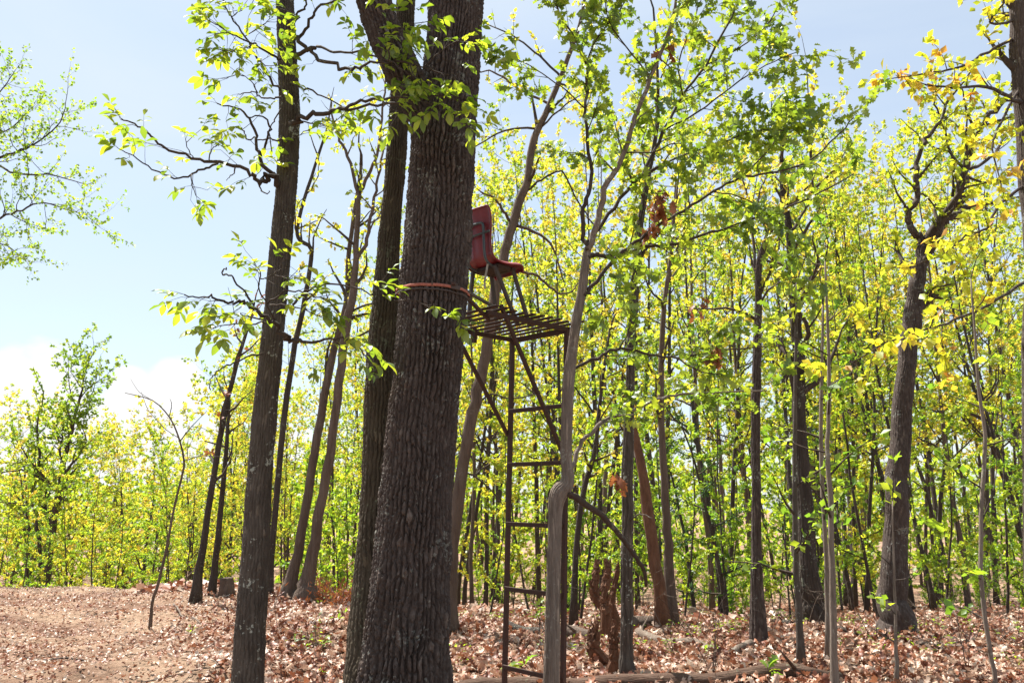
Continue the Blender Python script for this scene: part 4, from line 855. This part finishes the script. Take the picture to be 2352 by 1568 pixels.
traced_tree('oak_tree', 'airy green tree reaching in from the upper left corner, trunk out of sight',
    [(-210, 1560, 60), (-190, 1200, 50), (-180, 800, 44), (-150, 500, 36), (-110, 250, 26), (-70, 60, 14)], 22, bark=M_TB, leafm=M_GR, leaf=.062, per=4, num=0, tint=(.2, .9),
    limbs=[([(-150, 500), (-60, 420), (0, 362), (40, 350), (80, 330), (130, 290), (150, 250)], 8, 2, 2.1, 22, 21), ([(-160, 620), (-60, 530), (0, 500), (50, 482), (100, 465), (165, 485), (190, 490)], 7, 1.6, 2.1, 22, 21), ([(-130, 350), (-60, 260), (0, 210), (30, 170)], 5, 1.6, 2.1, 22, 21), ([(-20, 370), (40, 400), (110, 400), (185, 420)], 6, 2, .8, 22, 21.4), ([(-170, 700), (-60, 600), (0, 560), (50, 590)], 5, 1.6, 2.1, 22, 21), ([(-120, 400), (-40, 330), (30, 290), (70, 250)], 5, 1.6, 2.1, 22, 21.6)])

# ================================================================== LOGS, SNAGS, STICKS
def log(label, px, Y0, Y1, w0, w1, mat, name='fallen_log', k=14, rough=.09, sink=-.1, stubs=0, cat='log'):
    S = smooth([(a[0], a[1]) for a in px], 4); n = len(S); W = []; r = []
    for i, a in enumerate(S):
        t = i / (n - 1); Y = Y0 + (Y1 - Y0) * t; p = P(a[0], a[1], Y); rr = rad(w0 + (w1 - w0) * t, p); z = g(p.x, p.y)
        if sink is not None: p.z = z + rr * (1 - sink)
        W.append(p); r.append(rr * R.uniform(.93, 1.07))
    b = Vector((W[0].x, W[0].y, g(W[0].x, W[0].y))); root = thing(name, label, cat, b)
    m = MB(); m.tube(W, r, k, rough=rough); m.build('stem', mat, root, True, b)
    for s_ in range(stubs):
        j = R.randint(1, n - 2); m = MB(); d = (rv(1) + Vector((0, 0, 1.2))).normalized(); m.tube([W[j], W[j] + d * .12, W[j] + d * .12 + (d + rv(.4)) * .14], [r[j] * .35, r[j] * .25, r[j] * .1], 5); m.build('broken_branch', mat, root, True, b)
    return root
log('long dark log lying across the bottom edge from the oak foot to the right', [(1000, 1560), (1150, 1553), (1330, 1556), (1500, 1560), (1650, 1558), (1800, 1560), (1930, 1566)], 7.1, 7.45, 46, 34, M_LOG, stubs=3, sink=.35)
log('weathered log lying behind the ladder on the leaf ridge', [(1290, 1378), (1340, 1392), (1400, 1402), (1425, 1404)], 11.2, 10.6, 30, 24, M_RB, stubs=2)
log('dark fallen branch crossing behind the ladder rails', [(1165, 1382), (1215, 1372), (1260, 1388), (1300, 1398)], 11.4, 10.8, 22, 18, M_TB, stubs=1)
log('pale brown log lying at the foot of the leaning dead tree', [(1440, 1372), (1480, 1366), (1530, 1362)], 11.6, 11.9, 34, 32, M_RB, sink=-.3)
log('thin grey log slanting down right toward the bent grey log', [(1465, 1390), (1500, 1405), (1560, 1425), (1620, 1445), (1650, 1450)], 10.9, 9.3, 22, 14, M_DW, stubs=1)
log('dark limb lying in leaves between the almost black trunk and the forked grey oak', [(1880, 1412), (1940, 1424), (2000, 1430), (2045, 1446)], 11.2, 9.8, 12, 8, M_TB, name='fallen_branch', stubs=3, cat='branch')
log('grey limb lying in leaves right of the forked grey oak foot', [(2100, 1440), (2170, 1436), (2250, 1446), (2330, 1440)], 9.7, 9.4, 12, 8, M_DW, name='fallen_branch', stubs=3, cat='branch')
log('forked pale stick lying before the slim foreground sapling', [(1760, 1502), (1830, 1492), (1900, 1500)], 8.0, 7.7, 7, 4, M_DW, name='fallen_branch', stubs=2, cat='branch')
log('dark curved limb lying behind the straight dark trunk', [(1770, 1392), (1800, 1402), (1840, 1410), (1880, 1404)], 12.0, 11.4, 14, 8, M_TB, name='fallen_branch', stubs=3, cat='branch')
log('stout brown stick lying between hickory and massive oak', [(620, 1450), (680, 1462), (740, 1456), (790, 1470)], 9.2, 8.6, 9, 6, M_LOG, name='fallen_branch', stubs=2, cat='branch')
log('short dark stick lying on soil left of the bare sapling', [(60, 1500), (130, 1488), (200, 1496)], 8.4, 8.2, 6, 4, M_TB, name='fallen_branch', stubs=1, cat='branch')
log('bent pale grey log lying at the foot of the straight dark trunk', [(1675, 1478), (1678, 1455), (1700, 1447), (1722, 1438)], 9.0, 9.5, 17, 20, M_DW, sink=-.3)
log('short whitish branch standing askew left of the bent grey log', [(1636, 1415), (1645, 1432), (1662, 1450)], 9.7, 9.2, 9, 10, M_DW, name='fallen_branch', sink=-.8, cat='branch')
log('crooked dead branch lying on the ridge right of the bare sapling', [(402, 1346), (412, 1342), (430, 1372), (462, 1398), (478, 1412)], 12.4, 10.3, 5, 3, M_DW, name='fallen_branch', k=7, sink=-2.2, cat='branch')
log('dark forked stick lying among leaves left of the lower saplings', [(1568, 1466), (1620, 1500), (1680, 1540), (1700, 1552)], 8.6, 7.2, 6, 8, M_TB, name='fallen_branch', k=7, sink=-1, cat='branch')
log('long thin pale stick lying in front of the hickory foot', [(330, 1560), (400, 1535), (470, 1520), (540, 1512)], 7.0, 7.35, 4, 2.5, M_DW, name='fallen_branch', k=6, sink=-1.5, cat='branch')
log('thin pale stick propped between the right-hand saplings', [(2120, 1400), (2200, 1455), (2280, 1500), (2352, 1540)], 9.4, 7.2, 4, 2.5, M_DW, name='fallen_branch', k=6, sink=-2, cat='branch')
log('whitish twiggy branch sticking up at the ridge left of the hickory', [(425, 1345), (430, 1325), (446, 1308), (452, 1288)], 12.6, 12.4, 3, 1.5, M_DW, name='fallen_branch', k=5, sink=None, cat='branch')
for lab, px, Y in (('rotten jagged snag, taller of the brown ones left of the lichened trunk', [(1392, 1405, 30), (1388, 1370, 22), (1394, 1330, 24), (1396, 1300, 17), (1390, 1282, 5)], 10.6),
                   ('crumbling brown snag close beside the lichened trunk', [(1412, 1520, 26), (1408, 1480, 24), (1414, 1430, 20), (1408, 1380, 15), (1418, 1310, 13), (1420, 1290, 4)], 7.9),
                   ('low rotten stump, shortest of the brown snags', [(1362, 1490, 34), (1360, 1462, 28), (1368, 1440, 17), (1372, 1424, 5)], 8.3),
                   ('pale brown broken stump on the ridge left of the snags', [(1368, 1375, 26), (1366, 1340, 22), (1370, 1300, 16), (1372, 1285, 6)], 12.0)):
    W, r = trace(px, Y, Y, sub=9, jit=.12); to_ground(W, r); b = base_of(W); root = thing('rotten_stump', lab, 'stump', b)
    m = MB(); m.tube(W, [q * .8 for q in r], 18, rough=.3); m.build('stump_wood', M_ROT, root, False, b)
    for k in range(16):
        j = R.randint(2, len(W) - 3); d = Vector((R.uniform(-.6, .6), R.uniform(-.6, .2), R.uniform(.8, 1.8) * R.choice((1, 1, -1)))).normalized(); m = MB(); s0 = W[j] + Vector((d.x, d.y, 0)) * r[j] * .7
        m.tube([s0, s0 + d * r[j] * 1.0, s0 + d * r[j] * 2.4], [r[j] * .10, r[j] * .28, .003], 5, rough=.5); m.build('splinter', M_ROT, root, False, b)
# cut stump on the ridge
W, r = trace([(521, 1350, 36), (521, 1336, 31), (521, 1326, 30)], 13.3, 13.3, sub=2); to_ground(W, r); b = base_of(W); root = thing('cut_stump', 'low sawn stump on the ridge beside the hickory', 'stump', b)
m = MB(); m.tube(W, r, 16, rough=.05); m.build('stump_wood', M_RB, root, True, b)
def sprouts():
    pos, dr, nr, sz, tn = [], [], [], [], []
    for i in range(330):
        az = R.uniform(-.26, .66); y = R.uniform(8.5, 17) if az > 0 else R.uniform(7.5, 14)
        if vnoise(np.array(az * 9.), np.array(y * .9), 7.) < .42: continue
        x = az * y; z = g(x, y)
        for k in range(R.randint(3, 12)):
            h = R.uniform(.02, .16); pos.append((x + R.gauss(0, .05), y + R.gauss(0, .05), z + h)); d = rv(1); d.z = abs(d.z) * .3; dr.append(tuple(d)); n = Vector((0, 0, 1)) + rv(.35); nr.append(tuple(n)); sz.append(R.uniform(.03, .07)); tn.append(R.uniform(.2, 1))
    o = link('green_sprouts', foliage_mesh('green_sprouts', T_HICK, np.array(pos), np.array(dr), np.array(nr), np.array(sz), np.array(tn), M_GR)); o['kind'] = 'stuff'
sprouts()
# leafless brush and whips on the forest floor at the right
def whips():
    for i in range(34):
        az = R.uniform(.04, .64) if i < 28 else R.uniform(-.30, -.2); y = R.uniform(7.6, 13.5); x = az * y; b = Vector((x, y, g(x, y))); h = R.uniform(.35, 1.3)
        root = thing('bare_whip', 'leafless whip', 'sapling', b, 'leafless whips among the fallen leaves'); t = Tree(); m = t.cur
        for q in range(R.choice((1, 1, 2, 3))):
            d = (Vector((0, 0, 1)) + rv(.35)).normalized(); p = b.copy() + Vector((0, 0, -.03)); pts = [p]
            for k in range(6): d = (d + rv(.13)).normalized(); pts.append(pts[-1] + d * h / 6)
            r0 = R.uniform(.003, .006); m = MB(); m.tube(pts, [r0 * (1 - .13 * k) for k in range(7)], 5, caps=False); m.build('stem', M_DW if i % 2 else M_TW, root, True, b)
            m = MB()
            for k in range(2, 6):
                for s_ in range(2):
                    dd = (d + rv(.8)).normalized(); L_ = R.uniform(.1, .4); m.tube([pts[k], pts[k] + dd * L_ * .5, pts[k] + (dd + rv(.2)) * L_], [r0 * .5, r0 * .4, r0 * .2], 3, caps=False)
            o = m.build('twigs', M_DW if i % 2 else M_TW, root, True, b); o['kind'] = 'stuff'
whips()
# heap of brown brush on the ridge
def brush():
    c = P(790, 1330, 12.8); c.z = g(c.x, c.y); m = MB(); T = Tree(leaf=.10, per=6)
    for i in range(70):
        p = c + Vector((R.gauss(0, .38), R.gauss(0, .4), R.uniform(0, .12))); d = Vector((R.uniform(-1, 1), R.uniform(-1, 1), R.uniform(.05, .8))).normalized(); q = p + d * R.uniform(.3, .7); m.tube([p, p.lerp(q, .5) + rv(.03), q], [.007, .005, .002], 4, caps=False)
        for k in range(26): T.addleaf(p.lerp(q, R.random()) + rv(.03), d + rv(.6), rv(1), R.uniform(.07, .14), R.random())
    root = thing('brush_heap', 'rusty brown heap of dead conifer boughs on the ridge right of the reddish trunks', 'brush heap', c)
    m.build('sticks', M_DW, root, True, c); T.leaves(M_PINEDEAD, root, c, T_NEEDLE)
brush()
def seedling(px, py, h, n, sz, lab, m_=M_GR, tmpl=T_OAK):
    p = ground_px(px, py); root = thing('seedling', lab, 'plant', p); m = MB(); T = Tree()
    for k in range(max(1, n // 5)):
        d = (Vector((0, 0, 1)) + rv(.35)).normalized(); q = p + d * h; m.tube([p, p.lerp(q, .5) + rv(.01), q], [.004, .003, .002], 4, caps=False)
        for i in range(n if n < 5 else 5):
            u = R.uniform(.4, 1); dd = rv(1); dd.z = abs(dd.z) * .4; e = p.lerp(q, u); T.addleaf(e, dd, Vector((0, 0, 1)) + rv(.3), sz * R.uniform(.7, 1.1), R.uniform(.3, 1))
    m.build('stem', M_TW, root, True, p)
    c = unit_leaves('leaf', tmpl, m_, 2)
    for a in zip(*T.L[:4]): leaf_object('leaf', tmpl, c, a[0], a[1], a[2], a[3], root, p)
for px, py, h, n, sz, lab in ((1236, 1440, .34, 10, .19, 'bright green seedling beside the sapling trunk between ladder rungs'), (1212, 1552, .16, 4, .22, 'single broad-leaved green seedling at the lowest ladder rung'), (1040, 1440, .10, 12, .07, 'small yellow-green tuft at the right foot of the massive oak'),
                              (1775, 1572, .16, 6, .14, 'drooping green seedling behind the long bottom log'), (742, 1500, .16, 12, .08, 'leafy seedling among brown leaves between hickory and massive oak'), (435, 1470, .14, 12, .06, 'tiny yellow-green seedling in the leaves left of the hickory'),
                              (1790, 1425, .2, 15, .07, 'green sprigs around the foot of the straight dark trunk'), (1700, 1412, .18, 10, .07, 'small green seedling above the bent grey log'), (1950, 1440, .16, 10, .06, 'low green seedling behind the slim brown sapling'),
                              (2340, 1470, .2, 12, .07, 'green seedling at the lower right edge'), (2180, 1430, .2, 12, .07, 'seedling right of the whip-thin sapling'), (1130, 1400, .2, 10, .07, 'seedling on the ridge left of the ladder')):
    seedling(px, py, h, n, sz, lab)

# ================================================================== THE WOOD BEHIND
def proto(kind):
    """one tree with its trunk, branches and foliage; returned as (trunk mesh, branch mesh, foliage mesh, height)"""
    if kind == 'tall': H, t0, num, Lr, lvl, rr, leaf, per, gap, ang, lean, dens = R.uniform(13, 15), .30, 26, 2.6, 2, .085, .105, 11, .15, .85, .05, .8
    elif kind == 'small': H, t0, num, Lr, lvl, rr, leaf, per, gap, ang, lean, dens = R.uniform(5.5, 6.5), .12, 26, 1.5, 1, .03, .078, 11, .065, 1.15, .08, .85
    elif kind == 'shrub': H, t0, num, Lr, lvl, rr, leaf, per, gap, ang, lean, dens = 2.2, .02, 20, 1.0, 1, .018, .08, 10, .07, .9, .12, .9
    elif kind == 'wide': H, t0, num, Lr, lvl, rr, leaf, per, gap, ang, lean, dens = 11, .15, 24, 3.4, 2, .11, .18, 9, .3, .8, .05, .8
    elif kind == 'cedar': H, t0, num, Lr, lvl, rr, leaf, per, gap, ang, lean, dens = 4.5, .15, 34, .95, 1, .05, .12, 7, .06, 1.35, .02, 1
    t = Tree(leaf=leaf, per=per, gap=gap, wob=.2, trop=.06, tint=(.05, .95), density=dens)
    p = Vector((0, 0, -.3)); pts = [p]; d = (Vector((0, 0, 1)) + rv(lean)).normalized(); n = 14
    for i in range(n):
        d = (d + rv(.045) + Vector((0, 0, .05))).normalized(); pts.append(pts[-1] + d * (H + .3) / n)
    rs = [rr * (1 - .9 * (i / n) ** 1.1) * (1.25 if i == 0 else 1) for i in range(n + 1)]
    m = MB(); m.tube(pts, rs, 9, rough=.05)
    V = np.concatenate(m.V); tm = mesh_np('trunk', V, np.concatenate(m.Fq), np.concatenate(m.S), M_TB if kind != 'tall' or R.random() < .8 else M_RB)
    t.kids(pts, rs, lvl, Lr, 0, t0, num, 1.0, ang)
    bm_ = mesh_np('branches', np.concatenate(t.cur.V), np.concatenate(t.cur.Fq), np.concatenate(t.cur.S), M_TW)
    pos, dr, nr, sz, tn = (np.array(a, float) for a in t.L)
    mat = {'tall': M_YG, 'small': M_YG if R.random() < .5 else M_GR, 'shrub': M_GR, 'wide': M_YG, 'cedar': M_CED}[kind]
    fm = foliage_mesh('foliage', T_NEEDLE if kind == 'cedar' else T_SIMPLE, pos, dr, nr, sz, tn, mat)
    return tm, bm_, fm, H, len(pos)
PR = {k: [proto(k) for _ in range(n)] for k, n in (('tall', 5), ('small', 5), ('shrub', 3), ('wide', 2), ('cedar', 1))}
print('proto leaves', {k: [q[4] for q in v] for k, v in PR.items()})
SKY = [(-300, 950), (0, 980), (240, 1020), (450, 1030), (480, 950), (600, 880), (700, 760), (800, 680), (900, 600), (1100, 430), (1300, 220), (1500, 90), (1750, 130), (1850, 240), (1920, 330), (1980, 330), (2100, 270), (2352, 180), (2700, 150)]
TAKEN = []
MARKS = [(-400, 'the left edge'), (130, 'the tall far-left oak'), (400, 'the bare sapling'), (590, 'the hickory'), (715, 'the two reddish trunks'), (940, 'the massive oak'), (1165, "the ladder's left rail"), (1285, 'the crooked sapling'), (1440, 'the lichened trunk'), (1530, 'the leaning dead tree'), (1738, 'the straight dark trunk'), (1855, 'the almost black trunk'), (1915, 'the slim foreground sapling'), (2060, 'the forked grey oak'), (2270, 'the wavy sapling'), (2900, 'the right edge')]
NTH = ['first', 'second', 'third', 'fourth', 'fifth', 'sixth', 'seventh', 'eighth', 'ninth', 'tenth'] + ['%dth' % i for i in range(11, 60)]
def relabel(group, kind):
    T = sorted((o for o in COL.objects if o.get('group') == group), key=lambda o: o.location.x / o.location.y); bins = {}
    for o in T:
        px = CX + F * o.location.x / o.location.y
        k = max(i for i, m in enumerate(MARKS[:-1]) if m[0] <= px); bins.setdefault(k, []).append(o)
    for k, l in bins.items():
        for i, o in enumerate(l):
            pre = kind + (' between ' if len(l) == 1 else ', %s from left between ' % NTH[i])
            o['label'] = (pre + MARKS[k][1] + ' and ' + MARKS[k + 1][1])
            if len(o['label'].split()) > 16: o['label'] = o['label'].replace('the ', '')
def put(kind, x, y, H, label, cat, group, name):
    z = g(x, y); pr = R.choice(PR[kind]); s_ = H / pr[3]
    root = thing(name, label, cat, (x, y, z), group); root.rotation_euler = (0, 0, R.uniform(0, 6.28)); root.scale = (s_ * R.uniform(.9, 1.1), s_ * R.uniform(.9, 1.1), s_)
    for nm, me in (('trunk', pr[0]), ('branches', pr[1]), ('foliage', pr[2])):
        o = link(nm, me, root)
        if nm == 'foliage': o['kind'] = 'stuff'
def scatter(kind, n, azr, yr, Hf, label, cat, group, name, mind):
    c = 0; tries = 0
    while c < n and tries < n * 30:
        tries += 1; az = R.uniform(*azr); y = yr[0] + (yr[1] - yr[0]) * R.random() ** .8; x = az * y
        if any((x - a) ** 2 + (y - b_) ** 2 < mind * mind for a, b_ in TAKEN): continue
        px = CX + F * az; yy = np.interp(px, [q[0] for q in SKY], [q[1] for q in SKY])
        top = EYE + y * (1130 - yy) / F * 1.02; hmax = top - g(x, y); H = Hf(hmax)
        if H is None: continue
        TAKEN.append((x, y)); put(kind, x, y, H, label, cat, group, name); c += 1
scatter('tall', 34, (-.24, .68), (15.5, 30), lambda h: min(17, h * R.uniform(.82, 1.0)) if h > 6 else None, 'slender tree with thin yellow-green spring leaves in the wood close behind the clearing', 'tree', 'slender trees close behind the clearing', 'forest_tree', 1.7)
scatter('tall', 84, (-.28, .68), (30, 75), lambda h: min(25, h * R.uniform(.8, 1.0)) if h > 6 else None, 'distant slender tree in yellow-green leaf deep in the wood right of the ridge', 'tree', 'slender trees deep in the wood', 'forest_tree', 2.2)
scatter('small', 54, (-.24, .66), (13.2, 30), lambda h: R.uniform(3.4, 6.4), 'leafy understory tree, knee-thin stem, in the wood behind the clearing', 'tree', 'leafy understory trees behind the clearing', 'understory_tree', 1.2)
scatter('small', 26, (-.28, .66), (30, 48), lambda h: R.uniform(4.5, 8), 'distant leafy understory tree deep in the wood', 'tree', 'distant understory trees', 'understory_tree', 1.4)
scatter('shrub', 90, (-.26, .66), (14.5, 48), lambda h: R.uniform(.9, 2.6), 'low green bush under the trees behind the clearing', 'bush', 'low green bushes under the trees', 'bush', .9)
scatter('wide', 30, (-.75, -.30), (46, 80), lambda h: h * R.uniform(.85, 1.03), 'broad pale-green tree in the valley left beyond the bare ridge', 'tree', 'broad trees in the valley beyond the ridge', 'valley_tree', 3.2)
scatter('tall', 14, (-.42, -.24), (26, 50), lambda h: min(13, h * R.uniform(.65, .9)) if h > 5 else None, 'slender valley tree just beyond the ridge between the sapling and the reddish trunks', 'tree', 'slender valley trees beyond the ridge', 'valley_tree', 2.2)
scatter('small', 34, (-.68, -.24), (24, 50), lambda h: min(h, R.uniform(4.5, 7.5)), 'bright green young tree low behind the ridge on the left', 'tree', 'bright young trees low behind the left ridge', 'young_tree', 1.5)
for gq, kq in (('slender trees close behind the clearing', 'slender spring-leaved tree'), ('leafy understory trees behind the clearing', 'leafy understory tree'), ('low green bushes under the trees', 'low bush'),
               ('broad trees in the valley beyond the ridge', 'broad pale valley tree'), ('slender valley trees beyond the ridge', 'slender valley tree'), ('bright young trees low behind the left ridge', 'bright young tree'), ('leafless whips among the fallen leaves', 'leafless twiggy whip')): relabel(gq, kq)
for px, Y, H in ((1650, 15.5, 4.6), (1800, 16.5, 4.2), (1580, 19, 5)):
    x = (px - CX) / F * Y; put('cedar', x, Y, H, {1650: 'dark feathery cedar behind the bent grey log', 1800: 'dark cedar half hidden by the straight dark trunk', 1580: 'small dull-green cedar behind the leaning dead tree'}[px], 'tree', None, 'cedar_tree')
# the woods far beyond read as one mass
def far_woods():
    n = 26000; az = NR.uniform(-.85, .85, n); Y = NR.uniform(82, 120, n); X = az * Y
    px = CX + F * az; yy = np.interp(px, [q[0] for q in SKY], [q[1] for q in SKY]) + 60; gzv = gz(X, Y)
    top = np.clip(EYE + Y * (1130 - yy) / F - gzv, 6, 15) * (.75 + .25 * vnoise(az * 40, Y * .05, 3.)); Z = gzv + top * NR.uniform(0, 1, n) ** .8
    pos = np.stack([X, Y, Z], 1); m = MB()
    for i in range(160):
        a = R.uniform(-.85, .85); y = R.uniform(80, 115); x = a * y; z = g(x, y); m.tube([(x, y, z), (x + R.uniform(-.3, .3), y, z + 5), (x + R.uniform(-.6, .6), y, z + 10)], [.2, .16, .08], 5, caps=False)
    o = link('distant_woods', foliage_mesh('distant_woods', T_SIMPLE, pos, NR.normal(0, 1, (n, 3)), NR.normal(0, 1, (n, 3)), NR.uniform(.5, 1.0, n), NR.uniform(0, .8, n), M_YG)); o['kind'] = 'stuff'
    o = m.build('distant_trunks', M_TB); o['kind'] = 'stuff'
far_woods()
print('objects', len(bpy.data.objects))
